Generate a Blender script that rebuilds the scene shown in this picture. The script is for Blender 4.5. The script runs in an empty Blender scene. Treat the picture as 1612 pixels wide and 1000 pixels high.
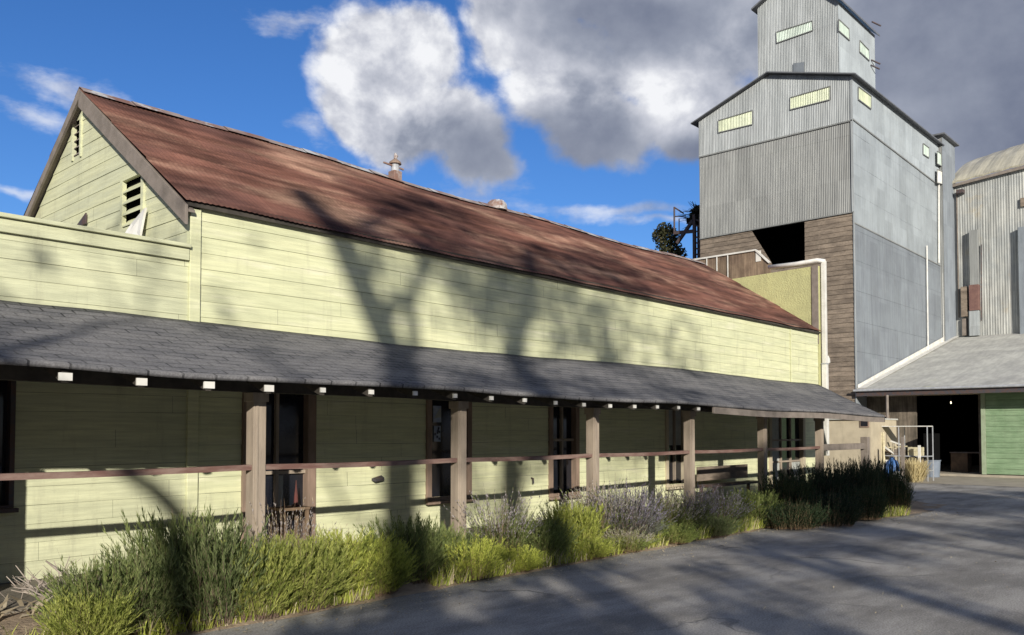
import bpy, bmesh, math, random
from math import sin, cos, tan, atan2, pi, radians, sqrt, exp
from mathutils import Vector, Matrix, noise as mn

# ------------------------------------------------------------------ camera
SC = bpy.context.scene
COL = SC.collection
H = 1.76                      # eye height
HEAD = radians(42.5)          # heading measured from +X (the long wall runs along X)
PITCH = radians(2.0)
FPX = 1350.0; W0 = 1612.0
SHIFT = (178 - FPX*tan(PITCH))/W0
cd = bpy.data.cameras.new('camera'); cam = bpy.data.objects.new('camera', cd); COL.objects.link(cam)
cd.sensor_width = 36; cd.lens = FPX/W0*36; cd.shift_y = SHIFT; cd.clip_end = 5000; cd.clip_start = 0.05
cam.location = (0, 0, H)
cam.rotation_euler = (pi/2 + PITCH, 0, HEAD - pi/2)
SC.camera = cam
Fv = Vector((cos(HEAD)*cos(PITCH), sin(HEAD)*cos(PITCH), sin(PITCH)))
Rv = Vector((sin(HEAD), -cos(HEAD), 0))
Uv = Rv.cross(Fv)
def ray(x, y):
    return Fv + Rv*((x-806)/FPX) + Uv*((500-y)/FPX + SHIFT*W0/FPX)
def P(x, y, X=None, Y=None, Z=None):
    d = ray(x, y)
    k = X/d.x if X is not None else (Y/d.y if Y is not None else (Z-H)/d.z)
    return Vector((d.x*k, d.y*k, H + d.z*k))

# ------------------------------------------------------------------ sun and sky
SUN_AZ = Vector((0.63, 0.78)).normalized()      # horizontal travel of the light
EL = radians(17.5)
sd = bpy.data.lights.new('sun', 'SUN'); sd.energy = 5.0; sd.angle = radians(0.55); sd.color = (1.0, 0.95, 0.85)
so = bpy.data.objects.new('sun', sd); COL.objects.link(so)
travel = Vector((SUN_AZ.x*cos(EL), SUN_AZ.y*cos(EL), -sin(EL)))
so.rotation_euler = travel.to_track_quat('-Z', 'Y').to_euler(); so.location = (-20, -25, 20)

world = bpy.data.worlds.new('World'); SC.world = world; world.use_nodes = True
WT = world.node_tree; WT.nodes.clear()
class NG:
    """small expression helper for node trees"""
    def __init__(s, nt): s.nt = nt
    def n(s, t, **kw):
        nd = s.nt.nodes.new(t)
        for k, v in kw.items(): setattr(nd, k, v)
        return nd
    def put(s, sock, v):
        if isinstance(v, bpy.types.NodeSocket): s.nt.links.new(v, sock)
        else: sock.default_value = v
    def m(s, op, a, b=0.0, c=None, clamp=False):
        nd = s.n('ShaderNodeMath', operation=op, use_clamp=clamp)
        s.put(nd.inputs[0], a); s.put(nd.inputs[1], b)
        if c is not None: s.put(nd.inputs[2], c)
        return nd.outputs[0]
    def v(s, op, a, b=(0, 0, 0)):
        nd = s.n('ShaderNodeVectorMath', operation=op); s.put(nd.inputs[0], a); s.put(nd.inputs[1], b)
        return nd.outputs['Value'] if op in ('LENGTH', 'DOT_PRODUCT', 'DISTANCE') else nd.outputs[0]
    def sep(s, a):
        nd = s.n('ShaderNodeSeparateXYZ'); s.put(nd.inputs[0], a); return nd.outputs
    def comb(s, a, b, c):
        nd = s.n('ShaderNodeCombineXYZ'); s.put(nd.inputs[0], a); s.put(nd.inputs[1], b); s.put(nd.inputs[2], c); return nd.outputs[0]
    def noise(s, vec, scale, detail=4.0, rough=0.5, dist=0.0, lac=2.0):
        nd = s.n('ShaderNodeTexNoise'); s.put(nd.inputs['Vector'], vec)
        nd.inputs['Scale'].default_value = scale; nd.inputs['Detail'].default_value = detail
        nd.inputs['Roughness'].default_value = rough; nd.inputs['Distortion'].default_value = dist
        nd.inputs['Lacunarity'].default_value = lac
        return nd.outputs['Fac']
    def mix(s, f, a, b, mode='MIX'):
        nd = s.n('ShaderNodeMix', data_type='RGBA', blend_type=mode)
        s.put(nd.inputs[0], f)
        for i, x in ((6, a), (7, b)):
            if isinstance(x, (tuple, list)) and len(x) == 3: x = (*x, 1)
            s.put(nd.inputs[i], x)
        return nd.outputs[2]
    def rng(s, v, a, b, c=0.0, d=1.0, smooth=True):
        nd = s.n('ShaderNodeMapRange'); nd.interpolation_type = 'SMOOTHSTEP' if smooth else 'LINEAR'
        s.put(nd.inputs[0], v)
        for i, x in zip((1, 2, 3, 4), (a, b, c, d)): nd.inputs[i].default_value = x
        return nd.outputs[0]

g = NG(WT)
sky = g.n('ShaderNodeTexSky', sky_type='NISHITA'); sky.sun_disc = False
sky.sun_elevation = EL
sdir = -SUN_AZ
sky.sun_rotation = atan2(sdir.x, sdir.y)
sky.air_density = 1.0; sky.dust_density = 0.3; sky.ozone_density = 3.0; sky.altitude = 200
tc = g.n('ShaderNodeTexCoord')
d = g.sep(tc.outputs['Generated'])
fx = g.m('ADD', g.m('MULTIPLY', d[0], cos(HEAD)), g.m('MULTIPLY', d[1], sin(HEAD)))
rx = g.m('SUBTRACT', g.m('MULTIPLY', d[0], sin(HEAD)), g.m('MULTIPLY', d[1], cos(HEAD)))
az = g.m('ARCTAN2', rx, fx)
hl = g.m('SQRT', g.m('ADD', g.m('MULTIPLY', fx, fx), g.m('MULTIPLY', rx, rx)))
el = g.m('DIVIDE', d[2], g.m('MAXIMUM', hl, 0.05))
q = g.comb(az, el, 0.0)
def qdir(x, y):
    a = math.atan((x-806)/FPX); return a, (678-y)/FPX*cos(a)
warp = g.v('MULTIPLY', g.v('SUBTRACT', g.n('ShaderNodeTexNoise').outputs['Color'], (0.5, 0.5, 0.5)), (0.1, 0.1, 0))
wn = WT.nodes[-1]
for nd in WT.nodes:
    if nd.bl_idname == 'ShaderNodeTexNoise':
        WT.links.new(q, nd.inputs['Vector']); nd.inputs['Scale'].default_value = 7; nd.inputs['Detail'].default_value = 5
qw = g.v('ADD', q, warp)
def blobs(vec, lst, op='MAXIMUM'):
    out = None
    for (x, y, rx_, ry_) in lst:
        a, e = qdir(x, y)
        dd = g.v('MULTIPLY', g.v('SUBTRACT', vec, (a, e, 0)), (FPX/rx_, FPX/ry_, 0))
        m_ = g.m('SUBTRACT', 1.0, g.v('LENGTH', dd))
        out = m_ if out is None else g.m('SMOOTH_MAX', out, m_, 0.25)
    return out
BIG = [(610, 95, 120, 120), (680, 185, 125, 95), (655, 50, 70, 80), (745, 240, 80, 70), (575, 170, 70, 60),
       (800, 20, 90, 90), (885, 110, 125, 115), (950, 190, 125, 85), (1060, 70, 200, 110), (1120, 170, 100, 80),
       (1000, 0, 260, 60), (1480, 60, 330, 260), (1600, 230, 260, 150), (1420, 250, 150, 90), (1200, 0, 260, 120)]
WISP = [(80, 122, 95, 26), (50, 172, 70, 26), (495, 195, 50, 26), (470, 8, 110, 20), (10, 290, 90, 12), (640, 250, 160, 14),
        (960, 325, 170, 16), (1040, 340, 120, 12), (760, 290, 80, 40)]
DARK = [(1420, 20, 200, 200), (1600, 60, 200, 200), (900, 225, 230, 90), (750, 262, 120, 70), (1000, 15, 260, 90), (1480, 60, 330, 260), (1600, 230, 330, 200),
        (1300, 60, 130, 130), (1110, 230, 90, 60)]
def density(vec, raw):
    b = blobs(vec, BIG)
    n1 = g.noise(raw, 6.5, 10.0, 0.57, 0.15)
    return g.m('ADD', g.m('MULTIPLY', b, 1.0), g.m('MULTIPLY', g.m('SUBTRACT', n1, 0.5), 1.7)), n1
den, n1 = density(qw, q)
q2 = g.v('ADD', q, (-0.03, 0.03, 0)); qw2 = g.v('ADD', qw, (-0.03, 0.03, 0))
n2 = g.noise(q2, 6.5, 6.0, 0.5, 0.1)
mask = g.rng(den, -0.02, 0.34)
# generic cloud cover for the rest of the sky (outside the framed directions)
gen = g.noise(g.v('MULTIPLY', q, (1.0, 2.0, 1)), 2.2, 7.0, 0.55)
away = g.rng(g.m('ABSOLUTE', az), 0.75, 1.1)
gmask = g.m('MULTIPLY', g.rng(gen, 0.34, 0.52), away)   # unseen grey cloud added behind the viewer to cut ambient light
wis = g.m('MULTIPLY', g.rng(g.m('ADD', blobs(qw, WISP), g.m('MULTIPLY', g.m('SUBTRACT', g.noise(g.v('MULTIPLY', q, (1, 2.2, 1)), 16, 7, 0.62), 0.5), 2.2)), 0.0, 1.1), 0.62)
mask_all = g.m('MAXIMUM', g.m('MAXIMUM', mask, gmask), wis)
relief = g.m('SUBTRACT', n1, n2)
dark = g.rng(blobs(qw, DARK), -0.25, 0.75)
lum = g.m('ADD', g.m('MULTIPLY', g.m('MULTIPLY', relief, 3.0), g.m('SUBTRACT', 1.15, dark)), g.m('SUBTRACT', 0.88, g.m('MULTIPLY', dark, 0.62)))
thick = g.rng(den, 0.1, 1.1)
lum = g.m('SUBTRACT', lum, g.m('MULTIPLY', thick, 0.10))
lum = g.m('ADD', lum, g.m('MULTIPLY', g.m('ADD', g.m('MULTIPLY', g.m('SUBTRACT', g.noise(q, 5, 6, 0.55), 0.5), 0.55), g.m('MULTIPLY', g.m('SUBTRACT', g.noise(q, 24, 6, 0.6), 0.5), 0.22)), 1.0), clamp=True)
lum = g.m('MULTIPLY', lum, g.m('SUBTRACT', 1.0, g.m('MULTIPLY', away, 0.78)))
ccol = g.n('ShaderNodeValToRGB'); WT.links.new(lum, ccol.inputs[0])
cr = ccol.color_ramp
cr.elements[0].position = 0.0; cr.elements[0].color = (0.13, 0.155, 0.235, 1)
cr.elements[1].position = 1.0; cr.elements[1].color = (0.86, 0.87, 0.90, 1)
e = cr.elements.new(0.35); e.color = (0.30, 0.33, 0.41, 1)
e = cr.elements.new(0.7); e.color = (0.55, 0.57, 0.64, 1)
SKY_S = 0.075
cl10 = g.mix(1.0, ccol.outputs[0], (1/SKY_S, 1/SKY_S, 1/SKY_S), 'MULTIPLY')
hs = g.n('ShaderNodeHueSaturation'); WT.links.new(sky.outputs[0], hs.inputs['Color'])
hs.inputs['Saturation'].default_value = 1.18; hs.inputs['Value'].default_value = 1.0
skyc = g.mix(1.0, hs.outputs[0], (1.02, 1.20, 1.62), 'MULTIPLY')
fin = g.mix(mask_all, skyc, cl10)
bg = g.n('ShaderNodeBackground'); WT.links.new(fin, bg.inputs[0]); bg.inputs[1].default_value = SKY_S
wo = g.n('ShaderNodeOutputWorld'); WT.links.new(bg.outputs[0], wo.inputs[0])
world.cycles.sampling_method = 'MANUAL'; world.cycles.sample_map_resolution = 512

SC.view_settings.view_transform = 'Standard'; SC.view_settings.look = 'None'
SC.view_settings.gamma = 1.0; SC.view_settings.exposure = 0.08
SC.cycles.max_bounces = 6; SC.cycles.diffuse_bounces = 2

# ------------------------------------------------------------------ mesh helpers
class MB:
    def __init__(s): s.v = []; s.f = []; s.mi = []
    def face(s, pts, mi=0):
        b = len(s.v); s.v += [tuple(p) for p in pts]; s.f.append(tuple(range(b, b+len(pts)))); s.mi.append(mi)
    def add(s, vs, fs, mi=0):
        b = len(s.v); s.v += [tuple(p) for p in vs]
        for f in fs: s.f.append(tuple(b+i for i in f)); s.mi.append(mi)
    def box(s, x0, x1, y0, y1, z0, z1, mi=0):
        vs = [(x, y, z) for x in (x0, x1) for y in (y0, y1) for z in (z0, z1)]
        s.add(vs, [(0, 1, 3, 2), (4, 6, 7, 5), (0, 4, 5, 1), (2, 3, 7, 6), (0, 2, 6, 4), (1, 5, 7, 3)], mi)
    def beam(s, a, b, w, h, mi=0, up=Vector((0, 0, 1))):
        a = Vector(a); b = Vector(b); d_ = (b-a).normalized(); r = d_.cross(up)
        if r.length < 1e-4: r = d_.cross(Vector((1, 0, 0)))
        r.normalize(); u = r.cross(d_)
        vs = [p + r*sx*w/2 + u*sz*h/2 for p in (a, b) for sx in (-1, 1) for sz in (-1, 1)]
        s.add(vs, [(0, 1, 3, 2), (4, 6, 7, 5), (0, 4, 5, 1), (2, 3, 7, 6), (0, 2, 6, 4), (1, 5, 7, 3)], mi)
    def prism(s, poly, off, mi=0):
        n = len(poly); off = Vector(off); a = [Vector(p) for p in poly]; b = [p+off for p in a]
        s.add(a+b, [tuple(range(n))[::-1], tuple(range(n, 2*n))] + [(i, (i+1) % n, n+(i+1) % n, n+i) for i in range(n)], mi)
    def tube(s, pts, rad, seg=8, mi=0, cap=True):
        pts = [Vector(p) for p in pts]; n = len(pts)
        if not hasattr(rad, '__len__'): rad = [rad]*n
        b0 = len(s.v); pr = None
        for i, p in enumerate(pts):
            t = (pts[min(i+1, n-1)] - pts[max(i-1, 0)]).normalized()
            if pr is None: r = t.cross(Vector((0.13, 0.2, 1)));  r = r if r.length > 1e-3 else t.cross(Vector((1, 0, 0)))
            else: r = pr - t*pr.dot(t)
            r.normalize(); pr = r; u = t.cross(r)
            for k in range(seg):
                a = 2*pi*k/seg; s.v.append(tuple(p + (r*cos(a)+u*sin(a))*rad[i]))
        for i in range(n-1):
            for k in range(seg):
                k2 = (k+1) % seg; s.f.append((b0+i*seg+k, b0+i*seg+k2, b0+(i+1)*seg+k2, b0+(i+1)*seg+k)); s.mi.append(mi)
        if cap:
            s.f.append(tuple(b0+k for k in range(seg))[::-1]); s.mi.append(mi)
            s.f.append(tuple(b0+(n-1)*seg+k for k in range(seg))); s.mi.append(mi)
    def build(s, name, mats, parent=None, bevel=0.0, smooth=False, recalc=True):
        me = bpy.data.meshes.new(name)
        off = Vector((0, 0, 0))
        if parent is not None:
            p = parent
            while p is not None: off += p.location; p = p.parent
        me.from_pydata([(x-off.x, y-off.y, z-off.z) for x, y, z in s.v], [], s.f)
        if not isinstance(mats, (list, tuple)): mats = [mats]
        for m_ in mats: me.materials.append(m_)
        me.polygons.foreach_set('material_index', s.mi)
        if recalc:
            bm = bmesh.new(); bm.from_mesh(me); bmesh.ops.recalc_face_normals(bm, faces=bm.faces); bm.to_mesh(me); bm.free()
        if smooth: me.polygons.foreach_set('use_smooth', [True]*len(me.polygons))
        me.update()
        o = bpy.data.objects.new(name, me); COL.objects.link(o)
        if parent is not None: o.parent = parent
        if bevel > 0:
            bv = o.modifiers.new('bevel', 'BEVEL'); bv.width = bevel; bv.segments = 2; bv.limit_method = 'ANGLE'
        return o
def tag(o, label=None, cat=None, group=None, kind=None):
    if label: o['label'] = label
    if cat: o['category'] = cat
    if group: o['group'] = group
    if kind: o['kind'] = kind
    return o
def empty(name, loc, label, cat, group=None):
    o = bpy.data.objects.new(name, None); COL.objects.link(o); o.location = loc; o.empty_display_size = 0.3
    return tag(o, label, cat, group)
def copy_tree(o, parent=None):
    c = o.copy(); COL.objects.link(c)
    if parent is not None: c.parent = parent
    for ch in list(o.children): copy_tree(ch, c)
    return c

# ------------------------------------------------------------------ materials
def mat(name, c1, c2=None, rough=0.8, scale=3.0, streak=None, bump=0.0, bscale=60.0, metal=0.0, c3=None, s3=1.2, t3=(0.5, 0.7), sheets=None, spec=0.35, stretch=(1, 1, 1), contrast=(0.35, 0.65), grime=0.0, bdist=0.01):
    m_ = bpy.data.materials.new(name); m_.use_nodes = True; nt = m_.node_tree; k = NG(nt)
    bs = nt.nodes['Principled BSDF']
    tc = k.n('ShaderNodeTexCoord'); gp = k.n('ShaderNodeNewGeometry').outputs['Position']
    vec = k.v('MULTIPLY', gp, stretch)
    col = (*c1, 1)
    if c2 is not None:
        f = k.rng(k.noise(vec, scale, 8, 0.6), contrast[0], contrast[1])
        col = k.mix(f, c1, c2)
    if c3 is not None:
        f3 = k.rng(k.noise(k.v('ADD', vec, (7.3, 3.1, 5.7)), s3, 9, 0.65), t3[0], t3[1])
        col = k.mix(f3, col, c3)
    if streak is not None:
        (sc, vx, amt) = streak   # stretched noise along one direction
        f = k.noise(k.v('MULTIPLY', gp, vx), sc, 5, 0.6)
        col = k.mix(amt, col, k.mix(k.rng(f, 0.3, 0.7), (0.45, 0.45, 0.45), (1.35, 1.35, 1.35)), 'MULTIPLY')
    if sheets is not None:
        (sx, sy, sz, amt) = sheets
        p = k.v('MULTIPLY', gp, (1/sx, 1/sy, 1/sz)); p = k.v('FLOOR', k.v('ADD', p, (0.137, 0.241, 0.151)))
        wn_ = k.n('ShaderNodeTexWhiteNoise'); nt.links.new(p, wn_.inputs['Vector'])
        t = k.rng(wn_.outputs['Value'], 0, 1, 1-amt, 1+amt, smooth=False)
        col = k.mix(1.0, col, k.comb(t, t, t), 'MULTIPLY')
    if grime > 0:
        f = k.rng(k.noise(k.v('MULTIPLY', gp, (2.5, 2.5, 0.35)), 2.0, 6, 0.7), 0.5, 0.8)
        col = k.mix(k.m('MULTIPLY', f, grime), col, (0.16, 0.14, 0.11))
    k.put(bs.inputs['Base Color'], col)
    bs.inputs['Roughness'].default_value = rough; bs.inputs['Metallic'].default_value = metal
    bs.inputs['Specular IOR Level'].default_value = spec
    if bump > 0:
        bn = k.n('ShaderNodeBump'); bn.inputs['Strength'].default_value = bump; bn.inputs['Distance'].default_value = bdist
        nt.links.new(k.noise(vec, bscale, 6, 0.6), bn.inputs['Height']); nt.links.new(bn.outputs[0], bs.inputs['Normal'])
    return m_
M = {}
M['siding'] = mat('yellow_paint', (0.70, 0.70, 0.44), (0.62, 0.63, 0.40), 0.65, 1.3, c3=(0.76, 0.74, 0.53), s3=1.6, t3=(0.5, 0.75), streak=(3.0, (0.5, 0.5, 9), 0.22), bump=0.45, bscale=25, grime=0.28, stretch=(0.5, 0.5, 4), sheets=(3.3, 9, 0.2, 0.035))
M['gable'] = mat('pale_paint', (0.62, 0.62, 0.40), (0.54, 0.55, 0.38), 0.7, 1.3, streak=(3.0, (0.5, 0.5, 9), 0.2), bump=0.35, bscale=25, grime=0.3, stretch=(0.5, 0.5, 4))
M['wingpaint'] = mat('wing_paint', (0.63, 0.635, 0.42), (0.54, 0.55, 0.37), 0.7, 1.3, streak=(3.0, (0.5, 0.5, 9), 0.25), bump=0.45, bscale=25, grime=0.35, stretch=(0.5, 0.5, 4), sheets=(3.3, 9, 0.2, 0.035))
M['dark'] = mat('dark_backing', (0.06, 0.055, 0.04), rough=0.9)
M['black'] = mat('black_interior', (0.008, 0.008, 0.008), rough=1.0, spec=0.0)  # near-black colour stands in for shade inside openings
M['rust'] = mat('rusted_iron', (0.185, 0.085, 0.062), (0.105, 0.052, 0.042), 0.85, 1.0, c3=(0.36, 0.22, 0.155), s3=0.8, t3=(0.46, 0.74), stretch=(0.6, 1.3, 1.3),
                streak=(1.6, (0.45, 2.2, 2.2), 0.85), bump=0.35, bscale=30, sheets=(0.8, 2.4, 9, 0.16), spec=0.12)
M['ridgecap'] = mat('ridge_metal', (0.33, 0.27, 0.24), (0.22, 0.12, 0.09), 0.6, 2.0, c3=(0.5, 0.5, 0.5), s3=1.5, t3=(0.5, 0.6), spec=0.3)
M['barge'] = mat('grey_brown_trim', (0.25, 0.21, 0.18), (0.19, 0.16, 0.135), 0.75, 5, bump=0.3, stretch=(1, 1, 1))
M['shingle'] = None
M['post'] = mat('post_paint', (0.38, 0.31, 0.24), (0.29, 0.235, 0.185), 0.75, 3, bump=0.4, bscale=30, stretch=(3, 3, 0.5), grime=0.3)
M['rail'] = mat('rail_paint', (0.16, 0.085, 0.07), (0.25, 0.17, 0.14), 0.6, 4, bump=0.3, bscale=30, stretch=(0.7, 3, 3))
M['rafter'] = mat('dark_rafter', (0.07, 0.06, 0.05), (0.04, 0.035, 0.03), 0.85, 5)
M['white'] = mat('white_paint', (0.74, 0.72, 0.67), (0.62, 0.60, 0.55), 0.5, 4, grime=0.15)
M['trim'] = mat('brown_trim', (0.30, 0.21, 0.16), (0.22, 0.16, 0.12), 0.7, 5, bump=0.3, stretch=(2, 2, 0.5))
M['cream'] = mat('cream_cloth', (0.62, 0.55, 0.36), (0.45, 0.40, 0.27), 0.9, 12, bump=0.6, bscale=40)
M['glass'] = mat('dark_glass', (0.010, 0.012, 0.018), (0.02, 0.02, 0.025), 0.08, 2.0, spec=0.5)
M['metalA'] = mat('corrugated_grey', (0.27, 0.275, 0.265), (0.22, 0.225, 0.22), 0.5, 1.2, c3=(0.27, 0.215, 0.17), s3=1.1, t3=(0.66, 0.85), stretch=(1.8, 1.8, 0.45), streak=(2.5, (7, 7, 0.25), 0.3), sheets=(9, 0.78, 2.5, 0.09), bump=0.4, bscale=3, bdist=0.03, grime=0.22, spec=0.3)
M['metalA2'] = mat('corrugated_pale', (0.385, 0.405, 0.41), (0.31, 0.33, 0.335), 0.5, 1.2, c3=(0.27, 0.215, 0.17), s3=1.1, t3=(0.66, 0.85), stretch=(1.8, 1.8, 0.45), streak=(2.5, (7, 7, 0.25), 0.33), sheets=(9, 0.78, 2.5, 0.09), bump=0.4, bscale=3, bdist=0.03, grime=0.22, spec=0.3)
M['metalB'] = mat('sheet_pale', (0.365, 0.40, 0.42), (0.31, 0.34, 0.36), 0.5, 1.0, streak=(2.0, (5, 5, 0.3), 0.15), sheets=(0.95, 9, 1.25, 0.09), bump=0.5, bscale=2.5, bdist=0.04, grime=0.25, spec=0.3)
M['metalB2'] = mat('sheet_darker', (0.235, 0.26, 0.285), (0.205, 0.225, 0.25), 0.5, 1.0, streak=(2.0, (5, 5, 0.3), 0.22), sheets=(0.95, 9, 1.25, 0.09), bump=0.5, bscale=2.5, bdist=0.04, grime=0.25, spec=0.3)
M['flash'] = mat('dark_flashing', (0.17, 0.175, 0.19), (0.13, 0.135, 0.145), 0.5, 5)
M['boards'] = mat('weathered_boards', (0.27, 0.215, 0.165), (0.17, 0.135, 0.105), 0.85, 2.0, streak=(5.0, (1, 2.5, 9), 0.35), bump=0.6, bscale=30, stretch=(1, 1, 3), sheets=(9, 1.9, 0.2, 0.16), grime=0.3)
M['vboards'] = mat('brown_vertical_boards', (0.24, 0.175, 0.12), (0.15, 0.105, 0.075), 0.85, 2.0, streak=(3.0, (6, 6, 0.4), 0.6), bump=0.6, bscale=30, sheets=(9, 0.5, 9, 0.25))
M['fiber'] = mat('fibreglass', (0.60, 0.64, 0.44), (0.50, 0.54, 0.38), 0.4, 2, streak=(3, (8, 8, 0.3), 0.3), sheets=(0.5, 0.4, 9, 0.12))
M['fibercool'] = mat('fibreglass_cool', (0.54, 0.62, 0.54), (0.46, 0.54, 0.47), 0.4, 2, streak=(3, (8, 8, 0.3), 0.3), sheets=(0.5, 0.3, 9, 0.10))
M['stucco'] = mat('yellow_stucco', (0.52, 0.51, 0.25), (0.45, 0.44, 0.22), 0.85, 3, grime=0.25, bump=0.8, bscale=25, bdist=0.03)
M['barnmetal'] = mat('barn_corrugated', (0.42, 0.42, 0.39), (0.33, 0.34, 0.33), 0.55, 1.1, c3=(0.40, 0.35, 0.26), s3=0.7, t3=(0.58, 0.75), streak=(2.5, (5, 5, 0.2), 0.6), sheets=(9, 0.8, 3, 0.1), grime=0.3)
M['barnroof'] = mat('barn_roof_metal', (0.56, 0.52, 0.40), (0.44, 0.41, 0.33), 0.6, 0.8, streak=(1.5, (0.4, 5, 0.4), 0.35), sheets=(9, 1.6, 9, 0.06))
M['shedroof'] = mat('shed_roof_grey', (0.54, 0.53, 0.48), (0.42, 0.41, 0.38), 0.8, 0.9, c3=(0.45, 0.47, 0.27), s3=0.5, t3=(0.60, 0.8), streak=(2, (0.5, 3, 3), 0.25), bump=0.4, bscale=20)
M['green'] = mat('green_door_paint', (0.24, 0.34, 0.20), (0.19, 0.285, 0.16), 0.6, 2, streak=(3, (1, 0.6, 7), 0.35), bump=0.3, grime=0.2)
M['greentrim'] = mat('pale_green_trim', (0.33, 0.40, 0.27), (0.28, 0.33, 0.22), 0.7, 4)
M['shedwall'] = mat('shed_wall_boards', (0.21, 0.17, 0.13), (0.12, 0.10, 0.075), 0.85, 2, streak=(3, (6, 6, 0.4), 0.6), sheets=(9, 0.25, 9, 0.25))
M['beige'] = mat('beige_wall', (0.50, 0.43, 0.31), (0.42, 0.36, 0.26), 0.85, 2, grime=0.3)
M['concrete'] = mat('concrete', (0.42, 0.37, 0.29), (0.33, 0.29, 0.23), 0.9, 1.5, bump=0.4, bscale=30)
M['bark'] = mat('bark', (0.10, 0.075, 0.055), (0.06, 0.045, 0.035), 0.9, 6, bump=0.8, bscale=20, stretch=(2, 2, 0.4))
M['steel'] = mat('dark_steel', (0.06, 0.06, 0.07), (0.10, 0.06, 0.05), 0.6, 8)
M['galv'] = mat('galvanised', (0.42, 0.43, 0.45), (0.32, 0.33, 0.35), 0.4, 6, spec=0.5)
M['blueplastic'] = mat('blue_plastic', (0.05, 0.14, 0.36), (0.08, 0.18, 0.42), 0.5, 6)
M['greyplastic'] = mat('grey_plastic', (0.20, 0.23, 0.28), (0.17, 0.20, 0.25), 0.5, 6)
M['wood'] = mat('plain_wood', (0.24, 0.16, 0.10), (0.16, 0.11, 0.07), 0.8, 4)
M['red'] = mat('red_paint', (0.13, 0.04, 0.035), (0.10, 0.035, 0.03), 0.6, 5)
M['curtain'] = mat('pale_curtain', (0.42, 0.43, 0.40), (0.34, 0.35, 0.33), 0.9, 6)
M['deadwood'] = mat('bleached_wood', (0.42, 0.36, 0.31), (0.27, 0.22, 0.18), 0.9, 6, bump=0.5, stretch=(1, 1, 1))
M['soil'] = mat('dry_soil', (0.38, 0.29, 0.20), (0.25, 0.19, 0.135), 0.95, 2.5, bump=0.8, bscale=25, bdist=0.03)
M['gravel'] = mat('ground_dirt', (0.24, 0.21, 0.17), (0.17, 0.15, 0.12), 0.95, 1.2, bump=0.6, bscale=20, bdist=0.03)
M['paper'] = mat('poster_paper', (0.38, 0.42, 0.5), (0.28, 0.33, 0.46), 0.6, 14)
M['ink'] = mat('poster_ink', (0.03, 0.035, 0.06), rough=0.6)

def shingle_mat():
    m_ = bpy.data.materials.new('weathered_shingles'); m_.use_nodes = True; nt = m_.node_tree; k = NG(nt); bs = nt.nodes['Principled BSDF']
    gp = k.n('ShaderNodeNewGeometry').outputs['Position']
    br = k.n('ShaderNodeTexBrick'); br.offset = 0.5
    nt.links.new(gp, br.inputs['Vector'])
    br.inputs['Scale'].default_value = 1.0; br.inputs['Brick Width'].default_value = 0.33; br.inputs['Row Height'].default_value = 0.145
    br.inputs['Mortar Size'].default_value = 0.012; br.inputs['Mortar Smooth'].default_value = 0.3
    br.inputs['Color1'].default_value = (0.175, 0.17, 0.175, 1); br.inputs['Color2'].default_value = (0.115, 0.115, 0.125, 1); br.inputs['Mortar'].default_value = (0.035, 0.035, 0.04, 1)
    col = br.outputs['Color']
    f = k.rng(k.noise(k.v('MULTIPLY', gp, (0.7, 1.6, 1)), 1.4, 8, 0.65), 0.35, 0.68)
    col = k.mix(k.m('MULTIPLY', f, 0.65), col, (0.25, 0.24, 0.235))
    f2 = k.rng(k.noise(gp, 45, 4, 0.7), 0.35, 0.7, 0.75, 1.25)
    col = k.mix(1.0, col, k.comb(f2, f2, f2), 'MULTIPLY')
    nt.links.new(col, bs.inputs['Base Color']); bs.inputs['Roughness'].default_value = 0.9; bs.inputs['Specular IOR Level'].default_value = 0.2
    bn = k.n('ShaderNodeBump'); bn.inputs['Strength'].default_value = 0.7; bn.inputs['Distance'].default_value = 0.012
    hgt = k.m('ADD', k.m('MULTIPLY', br.outputs['Fac'], -0.8), k.m('MULTIPLY', k.noise(gp, 60, 4, 0.7), 0.5))
    nt.links.new(hgt, bn.inputs['Height']); nt.links.new(bn.outputs[0], bs.inputs['Normal'])
    return m_
M['shingle'] = shingle_mat()

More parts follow.
